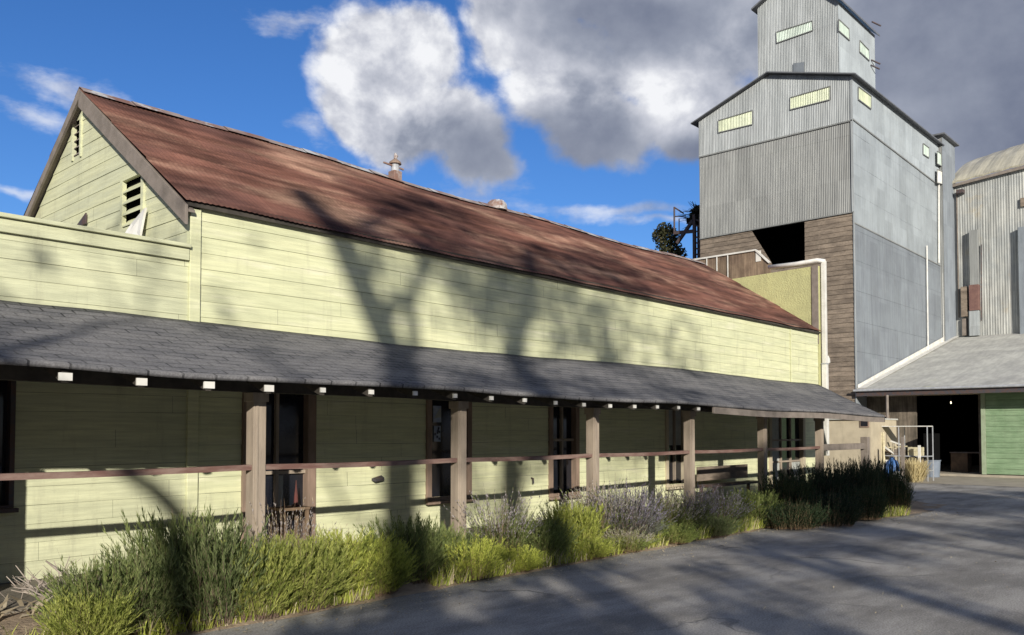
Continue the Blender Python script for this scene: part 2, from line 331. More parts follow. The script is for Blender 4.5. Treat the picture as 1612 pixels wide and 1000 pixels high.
def asphalt_mat():
    m_ = bpy.data.materials.new('old_asphalt'); m_.use_nodes = True; nt = m_.node_tree; k = NG(nt); bs = nt.nodes['Principled BSDF']
    gp = k.n('ShaderNodeNewGeometry').outputs['Position']
    f = k.rng(k.noise(k.v('MULTIPLY', gp, (0.6, 1.5, 1)), 0.8, 8, 0.66), 0.35, 0.65)
    col = k.mix(f, (0.22, 0.205, 0.185), (0.40, 0.375, 0.34))
    ag = k.rng(k.noise(gp, 55, 6, 0.85), 0.3, 0.7, 0.45, 1.55)
    col = k.mix(1.0, col, k.comb(ag, ag, ag), 'MULTIPLY')
    spk = k.rng(k.noise(k.v('ADD', gp, (3, 9, 1)), 70, 2, 0.8), 0.66, 0.74)
    col = k.mix(k.m('MULTIPLY', spk, 0.6), col, (0.40, 0.38, 0.35))
    vo = k.n('ShaderNodeTexVoronoi', feature='DISTANCE_TO_EDGE'); vo.inputs['Scale'].default_value = 0.33
    wv = k.v('ADD', gp, k.v('MULTIPLY', k.n('ShaderNodeTexNoise').outputs['Color'], (1.6, 1.6, 0)))
    for nd in nt.nodes:
        if nd.bl_idname == 'ShaderNodeTexNoise' and not nd.inputs['Vector'].is_linked:
            nt.links.new(gp, nd.inputs['Vector']); nd.inputs['Scale'].default_value = 0.9; nd.inputs['Detail'].default_value = 6
    nt.links.new(wv, vo.inputs['Vector'])
    crack = k.m('SUBTRACT', 1.0, k.rng(vo.outputs['Distance'], 0.002, 0.012))
    crack = k.m('MULTIPLY', crack, k.rng(k.noise(gp, 0.5, 3, 0.5), 0.45, 0.6))
    col = k.mix(k.m('MULTIPLY', crack, 0.5), col, (0.06, 0.06, 0.06))
    st = k.rng(k.noise(gp, 1.1, 7, 0.75), 0.58, 0.8)
    col = k.mix(k.m('MULTIPLY', st, 0.35), col, (0.08, 0.08, 0.08))
    nt.links.new(col, bs.inputs['Base Color']); bs.inputs['Roughness'].default_value = 0.85; bs.inputs['Specular IOR Level'].default_value = 0.3
    bn = k.n('ShaderNodeBump'); bn.inputs['Strength'].default_value = 0.8; bn.inputs['Distance'].default_value = 0.008
    hgt = k.m('SUBTRACT', k.noise(gp, 90, 4, 0.75), k.m('MULTIPLY', crack, 1.5))
    nt.links.new(hgt, bn.inputs['Height']); nt.links.new(bn.outputs[0], bs.inputs['Normal'])
    return m_
M['asphalt'] = asphalt_mat()

def leaf_mat(name, c1, c2, c3=None, tr=0.35):
    m_ = bpy.data.materials.new(name); m_.use_nodes = True; nt = m_.node_tree; k = NG(nt); bs = nt.nodes['Principled BSDF']
    ge = k.n('ShaderNodeNewGeometry')
    col = k.mix(ge.outputs['Random Per Island'], c1, c2)
    oi = k.n('ShaderNodeObjectInfo').outputs['Random']; vv = k.rng(oi, 0, 1, .72, 1.25, smooth=False)
    col = k.mix(1.0, col, k.comb(vv, vv, k.rng(oi, 0, 1, .95, 1.05, smooth=False)), 'MULTIPLY')
    if c3:
        col = k.mix(k.rng(k.noise(ge.outputs['Position'], 6, 3, 0.5), 0.5, 0.65), col, c3)
    nt.links.new(col, bs.inputs['Base Color']); bs.inputs['Roughness'].default_value = 0.6; bs.inputs['Specular IOR Level'].default_value = 0.25
    t = k.n('ShaderNodeBsdfTranslucent'); nt.links.new(col, t.inputs[0])
    mx = k.n('ShaderNodeMixShader'); mx.inputs[0].default_value = tr
    out = nt.nodes['Material Output']
    nt.links.new(bs.outputs[0], mx.inputs[1]); nt.links.new(t.outputs[0], mx.inputs[2]); nt.links.new(mx.outputs[0], out.inputs[0])
    return m_
M['lf_yellow'] = leaf_mat('leaf_yellow_green', (0.30, 0.35, 0.06), (0.62, 0.64, 0.15), (0.20, 0.24, 0.05), tr=0.4)
M['lf_green'] = leaf_mat('leaf_green', (0.15, 0.20, 0.055), (0.36, 0.41, 0.14), (0.09, 0.12, 0.04), tr=0.4)
M['lf_grey'] = leaf_mat('leaf_grey', (0.17, 0.19, 0.10), (0.34, 0.34, 0.24))
M['lf_lilac'] = leaf_mat('flower_lilac_grey', (0.30, 0.265, 0.25), (0.52, 0.475, 0.45))
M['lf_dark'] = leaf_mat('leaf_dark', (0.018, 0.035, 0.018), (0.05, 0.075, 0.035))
M['lf_straw'] = leaf_mat('straw', (0.42, 0.34, 0.21), (0.62, 0.54, 0.38))
M['stem'] = leaf_mat('stem_brown', (0.16, 0.10, 0.06), (0.26, 0.18, 0.12), tr=0.0)
M['treeleaf'] = leaf_mat('tree_leaf', (0.04, 0.06, 0.02), (0.08, 0.10, 0.03))
M['evergreen'] = leaf_mat('evergreen_leaf', (0.03, 0.04, 0.02), (0.09, 0.08, 0.04))

# ------------------------------------------------------------------ siding / corrugated builders
def siding(mb, axis, fixed, a0, a1, z0, z1, sgn, bh=0.2, holes=(), clip=None, seed=1, jl=3.6, sag=0.0):
    """lap siding; axis='X' runs along X on plane Y=fixed, outward = sgn along the other axis"""
    rnd = random.Random(seed)
    def pt(a, out, z):
        zz = z + (sag*mn.noise(Vector((a*0.35, z*0.4, seed))) if sag else 0)
        return (a, fixed+sgn*out, zz) if axis == 'X' else (fixed+sgn*out, a, zz)
    z = z0; row = 0
    while z < z1-1e-4:
        zt = min(z+bh, z1)
        brk = [z, zt] + [h for (_, _, h0, h1) in holes for h in (h0, h1) if z < h < zt]
        brk = sorted(set(brk))
        # joints for the row
        groove = rnd.uniform(0.0008, 0.0045)
        js = []; p = a0 + rnd.uniform(0.5, jl)
        while p < a1: js.append(p); p += rnd.uniform(jl*0.6, jl*1.3)
        offs = [rnd.uniform(-0.003, 0.003) for _ in range(len(js)+2)]
        for b0, b1 in zip(brk, brk[1:]):
            mid = (b0+b1)/2
            iv = [(a0, a1)]
            if clip:
                c = clip(mid)
                if c is None: continue
                c = clip(b0) or c; cT = clip(b1) or ((c[0]+c[1])/2,)*2
                iv = [(max(a0, c[0]), min(a1, c[1]))]
                if iv[0][1] <= iv[0][0]: continue
            for (h0, h1, hz0, hz1) in holes:
                if hz0 < mid < hz1:
                    ni = []
                    for (s0, s1) in iv:
                        if h1 <= s0 or h0 >= s1: ni.append((s0, s1)); continue
                        if s0 < h0: ni.append((s0, h0))
                        if h1 < s1: ni.append((h1, s1))
                    iv = ni
            for (s0, s1) in iv:
                cuts = [s0] + [j for j in js if s0+0.05 < j < s1-0.05] + [s1]
                for c0, c1 in zip(cuts, cuts[1:]):
                    of = offs[sum(1 for j in js if j < (c0+c1)/2)]
                    k0 = (b0-z)/bh; k1 = (b1-z)/bh
                    o0 = 0.013*(1-k0)+0.005*k0+of*.5; o1 = 0.013*(1-k1)+0.005*k1+of*.5
                    e = 0.0015
                    n = max(1, int((c1-c0)/0.8)) if sag else 1
                    for i in range(n):
                        x0 = c0+e+(c1-c0-2*e)*i/n; x1 = c0+e+(c1-c0-2*e)*(i+1)/n
                        gz = groove if b0 == z else 0.0
                        t0, t1 = (min(max(x0, cT[0]), cT[1]), min(max(x1, cT[0]), cT[1])) if clip else (x0, x1)
                        mb.face([pt(x0, o0, b0+gz), pt(x1, o0, b0+gz), pt(t1, o1, b1), pt(t0, o1, b1)])
                        if b0 == z: mb.face([pt(x0, o0, b0+gz), pt(x1, o0, b0+gz), pt(x1, 0.0, b0+gz), pt(x0, 0.0, b0+gz)])
                u0, u1 = (min(max(s0, cT[0]), cT[1]), min(max(s1, cT[0]), cT[1])) if clip else (s0, s1)
                mb.face([pt(s0, -0.002, b0), pt(s1, -0.002, b0), pt(u1, -0.002, b1), pt(u0, -0.002, b1)], 1)
        z = zt; row += 1

def corr(mb, axis, fixed, a0, a1, zb, zt, sgn, pitch=0.076, amp=0.011, step=None, mi=0):
    """vertical corrugated wall: columns between zb(a) and zt(a)"""
    n = int((a1-a0)/pitch*4); 
    zbf = zb if callable(zb) else (lambda a: zb); ztf = zt if callable(zt) else (lambda a: zt)
    b = len(mb.v)
    for i in range(n+1):
        a = a0+(a1-a0)*i/n; o = amp*sin(2*pi*a/pitch)
        for z in (zbf(a), ztf(a)):
            mb.v.append((a, fixed+sgn*(o+amp), z) if axis == 'X' else (fixed+sgn*(o+amp), a, z))
    for i in range(n): mb.f.append((b+2*i, b+2*i+2, b+2*i+3, b+2*i+1)); mb.mi.append(mi)

def corr_rows(mb, axis, fixed, a0, a1, zb, zt, sgn, rowh=2.3, z0=0.0, **kw):
    zbf = zb if callable(zb) else (lambda a: zb); ztf = zt if callable(zt) else (lambda a: zt)
    rr_ = random.Random(int(fixed*10+z0*3)); z = z0; k = 0
    while z < z0+22:
        lo = lambda a, z=z: min(max(zbf(a), z-.06), ztf(a)); hi = lambda a, z=z: max(min(ztf(a), z+rowh), zbf(a))
        if any(hi(a)-lo(a) > 1e-3 and z < ztf(a) and z+rowh > zbf(a) for a in (a0, (a0+a1)/2, a1)):
            corr(mb, axis, fixed-sgn*.006*(k % 2), a0, a1, lo, hi, sgn, **kw)
        z += rowh; k += 1
# ------------------------------------------------------------------ measured planes (metres)
YW = 10.0      # long wall
YP = 8.25      # porch posts
YE = 7.6       # porch eave
XG = 5.05      # gable wall
XE = 23.75     # far end of the long roof
ZB = 0.17
Z_EAVE = 4.52; Y_R = 13.25; Z_R = 6.86
def roofz(X): return 3.06 + 0.03*sin(X*0.5)
def eavez(X): return 2.31 - 0.0088*X + 0.015*sin(X*1.1)

# ------------------------------------------------------------------ ground
def sheet(name, poly, z, m_, kind='structure', wob=0.0, label=None):
    mb = MB(); mb.face([(x, y, z) for x, y in poly]); o = mb.build(name, m_); o['kind'] = kind
    return o
sheet('ground', [(-600, -600), (600, -600), (600, 600), (-600, 600)], -0.008, M['gravel'])
rnd = random.Random(4)
edge = []
X = -12
while X < 34:
    base = 7.08 if X < 14.5 else max(5.95, 7.08-(X-14.5)*0.28)
    if X > 20.4: base = 5.9 + (X-20.4)*4.2
    if X > 22: base = 12.6
    edge.append((X, base + rnd.uniform(-0.06, 0.06))); X += 0.35
sheet('road', [(-60, -30), (60, -30), (60, 12.4)] + [(35.2, 12.4)] + edge[::-1] + [(-60, 7)], 0.0, M['asphalt'])
mb = MB()
# raised planting soil behind the asphalt edge, rough surface
nx, ny = 150, 22
for i in range(nx+1):
    for j in range(ny+1):
        x = -10 + 32*i/nx; y = 7.0 + 3.1*j/ny
        if x > 14.5 and j < 6: y -= (6-j)/6*min(1.1, (x-14.5)*0.28)
        z = 0.012 + 0.05*mn.noise(Vector((x*1.3, y*1.3, 0))) + 0.03*mn.noise(Vector((x*5, y*5, 2))) + (0.07 if j > 2 else 0.0) + (0.03 if j > 6 else 0)
        if j == 0: z = -0.03
        mb.v.append((x, y, z))
for i in range(nx):
    for j in range(ny):
        a = i*(ny+1)+j; mb.f.append((a, a+ny+1, a+ny+2, a+1)); mb.mi.append(0)
mb.build('soil_bed', M['soil'], smooth=True)['kind'] = 'structure'
sheet('concrete_apron', [(30.4, 2.0), (36.2, 2.0), (36.2, 13.1), (30.4, 13.1)], 0.006, M['concrete'])
# tar and patch repairs on the road
mb = MB(); rnd = random.Random(9)
for (cx, cy, w, h_, a) in ((22, 1.0, 5.2, 1.6, 0.5),):
    pts = []
    for i in range(14):
        t = 2*pi*i/14; r = 0.85+0.2*rnd.random()
        x = cos(t)*w/2*r; y = sin(t)*h_/2*r
        pts.append((cx+x*cos(a)-y*sin(a), cy+x*sin(a)+y*cos(a), 0.004))
    mb.face(pts)
mb.build('road_patch', mat('tar_patch', (0.10, 0.10, 0.10), (0.13, 0.13, 0.13), 0.8, 3, bump=0.7, bscale=80))['kind'] = 'structure'

# ------------------------------------------------------------------ long farm building
FB = empty('farm_building', (XG, YW, 0), 'long yellow clapboard building with rusty red roof and a shingled porch', 'building')
def hole(x0, x1, y0, y1, pad=0.0, Y=YW):
    xa = P(x0, 700, Y=Y).x; xb = P(x1, 700, Y=Y).x
    xm = (x0+x1)/2
    zt = P(xm, y0, Y=Y).z; zb = P(xm, y1, Y=Y).z
    return (xa-pad, xb+pad, zb-pad, zt+pad)
H_W0 = (P(-70, 700, Y=YW).x, P(13, 700, Y=YW).x, 0.98, 2.3)
H_D1 = (P(394, 700, Y=YW).x, P(482, 700, Y=YW).x, 0.30, 2.45)
H_W2 = (P(677, 700, Y=YW).x, P(733, 700, Y=YW).x, 0.72, 2.45)
H_W3 = (P(868, 700, Y=YW).x, P(904, 700, Y=YW).x, 0.62, 2.35)
H_W4 = (P(1050, 700, Y=YW).x, P(1076, 700, Y=YW).x, 0.60, 2.28)
H_D5 = (P(1213, 700, Y=YW).x, P(1262, 700, Y=YW).x, 0.22, 2.3)
holes = [H_W0, H_D1, H_W2, H_W3, H_W4, H_D5]
mb = MB(); siding(mb, 'X', YW, XG+0.12, XE, ZB, Z_EAVE, -1, 0.2, holes, seed=3, sag=0.03)
mb.build('long_wall', [M['siding'], M['dark']], FB, recalc=False)
mb = MB(); siding(mb, 'X', YW, -6.0, XG-0.02, ZB, 3.99, -1, 0.2, holes, seed=5, sag=0.03)
wing = mb.build('wing_wall', [M['wingpaint'], M['dark']], FB, recalc=False)
mb = MB()
mb.box(-6.05, XG-0.03, YW-0.10, YW+0.12, 3.99, 4.035); mb.box(-6.05, XG-0.03, YW-0.055, YW-0.026, 3.84, 3.985)
mb.build('parapet_cap', M['wingpaint'], wing, bevel=0.006)
mb = MB(); mb.box(-6.0, XG-0.03, YW+0.12, 17.0, 3.6, 3.68); mb.box(-6.0, -5.9, YW+0.02, 17, ZB, 3.6)
mb.build('wing_roof', M['flash'], FB)
mb = MB(); mb.box(XG-0.02, XG+0.12, YW-0.045, YW+0.05, ZB, Z_EAVE-0.03); mb.build('corner_board', M['siding'], FB, bevel=0.006)
# vertical batten on the upper wall far right
xx = P(1244, 560, Y=YW).x
mb = MB(); mb.box(xx-0.035, xx+0.035, YW-0.04, YW-0.02, 3.05, Z_EAVE-0.05); mb.build('joint_cover', M['siding'], FB)
# gable wall
def gclip(z):
    if z > Z_R-0.12: return None
    k = (Z_R-0.10 - z)/(Z_R-Z_EAVE)
    return (Y_R-(Y_R-YW)*k, Y_R+(Y_R-YW)*k)
gv = P(211, 318, X=XG); sv = P(123, 218, X=XG)
gw = (P(197, 318, X=XG).y-P(226, 318, X=XG).y)/2; sw = (P(118, 218, X=XG).y-P(129, 218, X=XG).y)/2
holes_g = [(gv.y-gw, gv.y+gw, gv.z-0.33, gv.z+0.33), (sv.y-sw, sv.y+sw, sv.z-0.27, sv.z+0.27)]
mb = MB(); siding(mb, 'Y', XG, YW+0.06, 16.5, 3.62, Z_R-0.1, -1, 0.2, holes_g, gclip, seed=8, sag=0.02)
mb.build('gable_wall', [M['gable'], M['dark']], FB, recalc=False)
# far and back walls (plain)
mb = MB(); mb.box(XG+0.1, XE, 16.4, 16.5, ZB, Z_EAVE)
mb.prism([(XE-0.16, YW+0.05, ZB), (XE-0.16, 16.4, ZB), (XE-0.16, 16.4, Z_EAVE-0.1), (XE-0.16, Y_R, Z_R-0.15), (XE-0.16, YW+0.05, Z_EAVE-0.1)], (0.1, 0, 0))
mb.build('back_wall', M['gable'], FB)
# louvre vent
hy0, hy1, hz0, hz1 = holes_g[0]
mb = MB(); mb.box(XG+0.05, XG+0.4, hy0, hy1, hz0, hz1, 1)
for i in range(4):
    z = hz0+0.02+i*(hz1-hz0-0.04)/4
    mb.prism([(XG-0.035, hy0, z), (XG-0.035, hy1, z), (XG+0.05, hy1, z+0.09), (XG+0.05, hy0, z+0.09)], (0.0, 0, 0.018))
for (a, b, c, d_) in ((hy0-0.07, hy0, hz0-0.07, hz1+0.07), (hy1, hy1+0.07, hz0-0.07, hz1+0.07)): mb.box(XG-0.04, XG+0.02, a, b, c, d_)
mb.box(XG-0.04, XG+0.02, hy0, hy1, hz1, hz1+0.07); mb.box(XG-0.04, XG+0.02, hy0, hy1, hz0-0.07, hz0)
mb.build('louvre_vent', [M['gable'], M['black']], FB)
hy0, hy1, hz0, hz1 = holes_g[1]
mb = MB(); mb.box(XG+0.04, XG+0.4, hy0, hy1, hz0, hz1, 1)
for a, b in ((hy0-0.05, hy0), (hy1, hy1+0.05)): mb.box(XG-0.035, XG+0.03, a, b, hz0-0.05, hz1+0.05)
for i in range(5):
    z = hz0+0.02+i*0.11; mb.prism([(XG-0.01, hy0, z), (XG-0.01, hy1, z), (XG+0.05, hy1, z+0.06), (XG+0.05, hy0, z+0.06)], (0, 0, 0.012), 2)
mb.build('slot_vent', [M['gable'], M['black'], M['barge']], FB)
# loose white board under the vent and solid dark triangle standing for a small gap
p = P(214, 352, X=XG-0.08)
mb = MB(); mb.prism([(XG-0.10, p.y-0.22, p.z-0.22), (XG-0.20, p.y+0.16, p.z-0.24), (XG-0.06, p.y+0.12, p.z+0.02), (XG-0.05, p.y-0.26, p.z+0.17)], (-0.03, 0, 0.0))
tag(mb.build('leaning_board', M['white']), 'loose white board leaning below the louvred gable vent', 'board')
p = P(126, 346, X=XG-0.05)
mb = MB(); mb.prism([(XG-0.03, p.y+0.2, p.z-0.09), (XG-0.03, p.y-0.2, p.z-0.09), (XG-0.03, p.y-0.2, p.z+0.07)], (-0.02, 0, 0)); mb.build('dark_triangle', M['steel'], FB)

# main roof: corrugated sheets, slightly sagging ridge
def slope_pt(X, k, side=-1):
    """k=0 ridge, k=1 eave"""
    t = (X-XG)/(XE-XG)
    yr = Y_R + 0.42*t; zr = Z_R + 0.12*t - 0.06*sin(pi*max(0, min(1, t)))+0.03*sin(X*0.9)
    ye = YW-0.13 if side < 0 else 2*Y_R-YW+0.13; ze = Z_EAVE+0.03-0.02*sin(pi*t)
    return Vector((X, yr+(ye-yr)*k, zr+(ze-zr)*k))
def roof_half(side):
    mb = MB(); x0 = XG-0.12; x1 = XE+0.05; pitch = 0.0762; n = int((x1-x0)/pitch*4); rows = [0, 0.34, 0.342, 0.67, 0.672, 1.0]
    for j, k in enumerate(rows):
        lift = 0.02 if j in (1, 3) else 0.0
        for i in range(n+1):
            X = x0+(x1-x0)*i/n
            p = slope_pt(X, k, side); ph = 0.0045*sin(2*pi*X/pitch) + 0.02*mn.noise(Vector((X*0.8, k*5, 0)))
            drop = 0.0
            if j == 5: drop = 0.02*mn.noise(Vector((X*1.2, 9, 0)))
            mb.v.append((p.x, p.y-drop*1.0, p.z+ph+lift+0.012))
    w = n+1
    for j in range(len(rows)-1):
        for i in range(n):
            a = j*w+i; mb.f.append((a, a+1, a+w+1, a+w)); mb.mi.append(0)
    return mb
r = roof_half(-1).build('roof', M['rust'], FB, smooth=True, recalc=False)
rb = roof_half(1).build('rear_roof', M['rust'], FB, smooth=True, recalc=False)
mb = MB()
for sgn in (-1, 1):
    a = []
    for i in range(24):
        X0 = XG-0.12+(XE-XG+0.12)*i/24; X1 = XG-0.12+(XE-XG+0.12)*(i+1)/24
        j = 0.012*(i % 2)
        p0 = slope_pt(X0, 0.0); p1 = slope_pt(X1, 0.0)
        q0 = slope_pt(X0, 0.05); q1 = slope_pt(X1, 0.05)
        if sgn > 0: q0.y = 2*p0.y-q0.y; q1.y = 2*p1.y-q1.y
        up = Vector((0, 0, 0.045+j))
        mb.face([p0+up, p1+up, q1+up, q0+up]); 
mb.build('ridge_cap', M['ridgecap'], r)
# fascia below eave, soffit and barge boards
mb = MB(); mb.box(XG-0.08, XE, YW-0.09, YW-0.05, Z_EAVE-0.015, Z_EAVE+0.035); mb.box(XG+0.1, XE, YW-0.045, YW+0.0, Z_EAVE+0.002, Z_EAVE+0.10); mb.build('eave_board', M['rafter'], FB)
for sgn in (-1, 1):
    mb = MB()
    a = Vector((XG-0.13, Y_R, Z_R-0.02)); ye = YW-0.12 if sgn < 0 else 2*Y_R-YW+0.12; b = Vector((XG-0.13, ye, Z_EAVE-0.02+0.0))
    dn = Vector((0, 0, -0.24 if sgn < 0 else -0.13))
    mb.prism([a, b, b+dn, a+dn*1.15], (0.04, 0, 0))
    mb.build('barge_board', M['barge'], FB, bevel=0.004)
    mb = MB(); s0 = Vector((XG-0.088, Y_R, Z_R-0.10)); s1 = Vector((XG-0.088, ye, Z_EAVE-0.10))
    mb.prism([s0, s1, s1+Vector((0, 0, 0.03)), s0+Vector((0, 0, 0.03))], (0.085, 0, 0)); mb.build('soffit', M['barge'], FB)
# roof vent chimney on the ridge
def ridge_at(px):
    lo, hi = XG, XE
    for _ in range(40):
        mid = (lo+hi)/2; p = slope_pt(mid, 0); dd = p-Vector((0, 0, H))
        x = 806+FPX*dd.dot(Rv)/dd.dot(Fv)
        if x < px: lo = mid
        else: hi = mid
    return slope_pt(lo, 0)
p = ridge_at(622)
ch = empty('roof_chimney', p, 'small weathered metal chimney with a cap standing on the ridge', 'chimney')
mb = MB(); mb.box(p.x-0.10, p.x+0.10, p.y-0.10, p.y+0.10, p.z-0.12, p.z+0.18); mb.build('stack_base', M['ridgecap'], ch, bevel=0.01)
mb = MB(); mb.tube([p+Vector((0, 0, 0.18)), p+Vector((0, 0, 0.36))], 0.085, 12); mb.build('flue', M['galv'], ch)
mb = MB(); mb.tube([p+Vector((0, 0, 0.33)), p+Vector((0, 0, 0.37)), p+Vector((0, 0, 0.44))], [0.13, 0.12, 0.03], 12); mb.build('cap', M['trim'], ch)
mb = MB(); mb.beam(p+Vector((-0.3, 0, 0.30)), p+Vector((0.22, 0, 0.27)), 0.03, 0.03)
mb.tube([p+Vector((0, 0, 0.44)), p+Vector((0.02, 0, 0.5)), p+Vector((0, 0, 0.56))], [0.03, 0.045, 0.02], 8); mb.build('bracket', M['ridgecap'], ch)
p = ridge_at(782)
mb = MB()
prof = [(0.24, -0.05), (0.24, 0.06), (0.21, 0.12), (0.14, 0.17), (0.05, 0.195)]
mb.tube([p+Vector((0, 0, z)) for _, z in prof], [r_ for r_, _ in prof], 14)
for i in range(12):
    a = 2*pi*i/12; mb.beam(p+Vector((cos(a)*0.245, sin(a)*0.245, -0.03)), p+Vector((cos(a)*0.15, sin(a)*0.15, 0.17)), 0.02, 0.02)
tag(mb.build('roof_ventilator', M['ridgecap'], smooth=False), 'low domed metal ventilator sitting on the rusty ridge', 'ventilator')

# ---- porch
pr = MB(); NX, NY = 130, 14; XL, XR = -6.0, 22.3
for i in range(NX+1):
    for j in range(NY+1):
        k = j/NY; X = XL+(XR-XL)*i/NX
        if i == NX: X = 23.7*(1-k)+22.1*k
        elif X > 20: X = 20+(X-20)*(1+0.4*(1-k))
        y = YW-0.03+(YE-YW+0.03)*k; z = roofz(X)+(eavez(X)-roofz(X))*k + 0.018*mn.noise(Vector((X*0.9, y*1.2, 3)))-0.03*sin(pi*k)
        pr.v.append((X, y+ (0.015*mn.noise(Vector((X*2, 0, 0))) if j == NY else 0), z+0.03))
w = NY+1
for i in range(NX):
    for j in range(NY): a = i*w+j; pr.f.append((a, a+1, a+w+1, a+w)); pr.mi.append(0)
PR = pr.build('porch_roof', M['shingle'], FB, smooth=True)
sl = PR.modifiers.new('thick', 'SOLIDIFY'); sl.thickness = 0.045; sl.offset = -1
# fascia on the far half
mb = MB(); n = 12
for i in range(n):
    X0 = 13.6+(22.1-13.6)*i/n; X1 = 13.6+(22.1-13.6)*(i+1)/n
    mb.prism([(X0, YE+0.02, eavez(X0)-0.135), (X1, YE+0.02, eavez(X1)-0.135), (X1, YE+0.02, eavez(X1)-0.02), (X0, YE+0.02, eavez(X0)-0.02)], (0, 0.03, 0))
mb.prism([(22.13, YE+0.02, eavez(22)-0.13), (22.13, YE+0.02, eavez(22)-0.02), (23.72, YW-0.05, roofz(23)-0.04), (23.72, YW-0.05, roofz(23)-0.16)], (0.03, 0.01, 0))
mb.build('fascia', M['barge'], PR)
# rafters: white painted ends
X = -5.0; RX = []
base = P(105, 587, Y=YE+0.03).x
X = base-0.648*10
while X < 22.0:
    RX.append(X); X += 0.648
for i, X in enumerate(RX):
    mb = MB(); ze = eavez(X)-0.02; zr = roofz(X)-0.06
    y0 = YE+0.07; wd = 0.028 if X < 13.2 else 0.022
    dz = 0.10
    a0 = (X-wd, y0, ze-dz-0.0); a1 = (X-wd, y0, ze)
    b1 = (X-wd, YW-0.03, zr); b0 = (X-wd, YW-0.03, zr-dz)
    mb.prism([a0, a1, b1, b0], (2*wd, 0, 0), 0)
    if X < 13.3:
        hw = (0.060 if X < 5 else 0.036)*(0.9+0.35*mn.noise(Vector((X*3, 0, 5)))); hz = 0.066 if X < 5 else 0.05; zc = ze-0.05+0.012*mn.noise(Vector((X*4, 1, 5))); mb.box(X-hw, X+hw, y0-0.022, y0-0.001, zc-hz/2, zc+hz/2, 1)
    mb.build('rafter', [M['rafter'], M['white']], PR)
# header beam
mb = MB()
for i in range(30):
    X0 = XL+(22.0-XL)*i/30; X1 = XL+(22.0-XL)*(i+1)/30
    zt0 = eavez(X0)+(roofz(X0)-eavez(X0))*(YP-YE)/(YW-YE)-0.15; zt1 = eavez(X1)+(roofz(X1)-eavez(X1))*(YP-YE)/(YW-YE)-0.15
    mb.prism([(X0, YP-0.06, zt0-0.16), (X1, YP-0.06, zt1-0.16), (X1, YP-0.06, zt1), (X0, YP-0.06, zt0)], (0, 0.12, 0))
mb.build('header_beam', M['rafter'], FB)
POSTS = [-4.15, -1.2, 1.72] + [P(px, 700, Y=YP).x for px in (403, 722, 933, 1085, 1200, 1290)]
for X in POSTS:
    mb = MB(); zt = eavez(X)+(roofz(X)-eavez(X))*(YP-YE)/(YW-YE)-0.31
    mb.box(X-0.075, X+0.075, YP-0.075, YP+0.075, 0.0, zt)
    mb.box(X-0.095, X+0.095, YP-0.095, YP+0.095, zt-0.10, zt-0.003)
    # facing strip down the middle of the post
    mb.box(X-0.05, X-0.02, YP-0.086, YP-0.0755, 0.1, zt-0.104); 
    mb.build('post', M['post'], FB, bevel=0.008)
for a, b in zip(POSTS, POSTS[1:]):
    mb = MB(); z = 1.385
    n = 5
    for i in range(n):
        X0 = a+0.077+(b-a-0.154)*i/n; X1 = a+0.077+(b-a-0.154)*(i+1)/n
        s0 = -0.012*sin(pi*i/n); s1 = -0.012*sin(pi*(i+1)/n)
        mb.prism([(X0, YP-0.05, z-0.045+s0), (X1, YP-0.05, z-0.045+s1), (X1, YP-0.05, z+0.012+s1), (X0, YP-0.05, z+0.012+s0)], (0, 0.10, 0))
    mb.build('handrail', M['rail'], FB)
# porch slab
mb = MB(); mb.box(-6, 22.4, YP+0.25, YW+0.02, -0.05, 0.165); tag(mb.build('porch_slab', M['gravel'], FB))
# boarded panel added out of view to shade the wall's left end
mb = MB(); mb.box(-2.6, 1.64, YP-0.03, YP+0.03, 0.1, 2.25)
mb.build('shade_panel', M['shedwall'], FB)

def opening(h, name, mull=(), tr=None, depth=0.11, sill=True, framew=0.09, frame_m=None, paneM=None, curtains=(), bars=()):
    a, b, z0, z1 = h; fm = frame_m or M['trim']; f = framew
    mb = MB(); yo = YW-0.05; yi = YW+0.10
    mb.box(a-f, a, yo, yi, z0-f*0.6, z1+f); mb.box(b, b+f, yo, yi, z0-f*0.6, z1+f)
    mb.box(a, b, yo, yi, z1, z1+f); mb.box(a, b, yo, yi, z0-f*0.6, z0)
    if sill: mb.box(a-f-0.03, b+f+0.03, yo-0.06, yo-0.003, z0-f*0.6-0.045, z0-f*0.6+0.0)
    fr = mb.build(name, fm, FB, bevel=0.004)
    mb = MB(); mb.box(a+0.0, b-0.0, YW+0.07, YW+0.09, z0, z1); mb.build('pane', paneM or M['glass'], fr)
    if mull or bars:
        mb = MB()
        for t in mull: x = a+(b-a)*t; mb.box(x-0.022, x+0.022, YW+0.01, YW+0.066, z0, z1)
        for t in bars: z = z0+(z1-z0)*t; mb.box(a, b, YW+0.015, YW+0.062, z-0.022, z+0.022)
        mb.build('glazing_bar', M['post'], fr)
    for (t0, t1, u0, u1) in curtains:
        mb = MB(); n = 8
        for i in range(n):
            x0 = a+(b-a)*(t0+(t1-t0)*i/n); x1 = a+(b-a)*(t0+(t1-t0)*(i+1)/n)
            o0 = 0.008*(i % 2); o1 = 0.008*((i+1) % 2)
            mb.face([(x0, YW+0.050+o0, z0+(z1-z0)*u0), (x1, YW+0.050+o1, z0+(z1-z0)*u0), (x1, YW+0.050+o1, z0+(z1-z0)*u1), (x0, YW+0.050+o0, z0+(z1-z0)*u1)])
        mb.build('curtain', M['curtain'], fr)
    return fr
w0 = opening(H_W0, 'window', framew=0.05, frame_m=M['steel'])
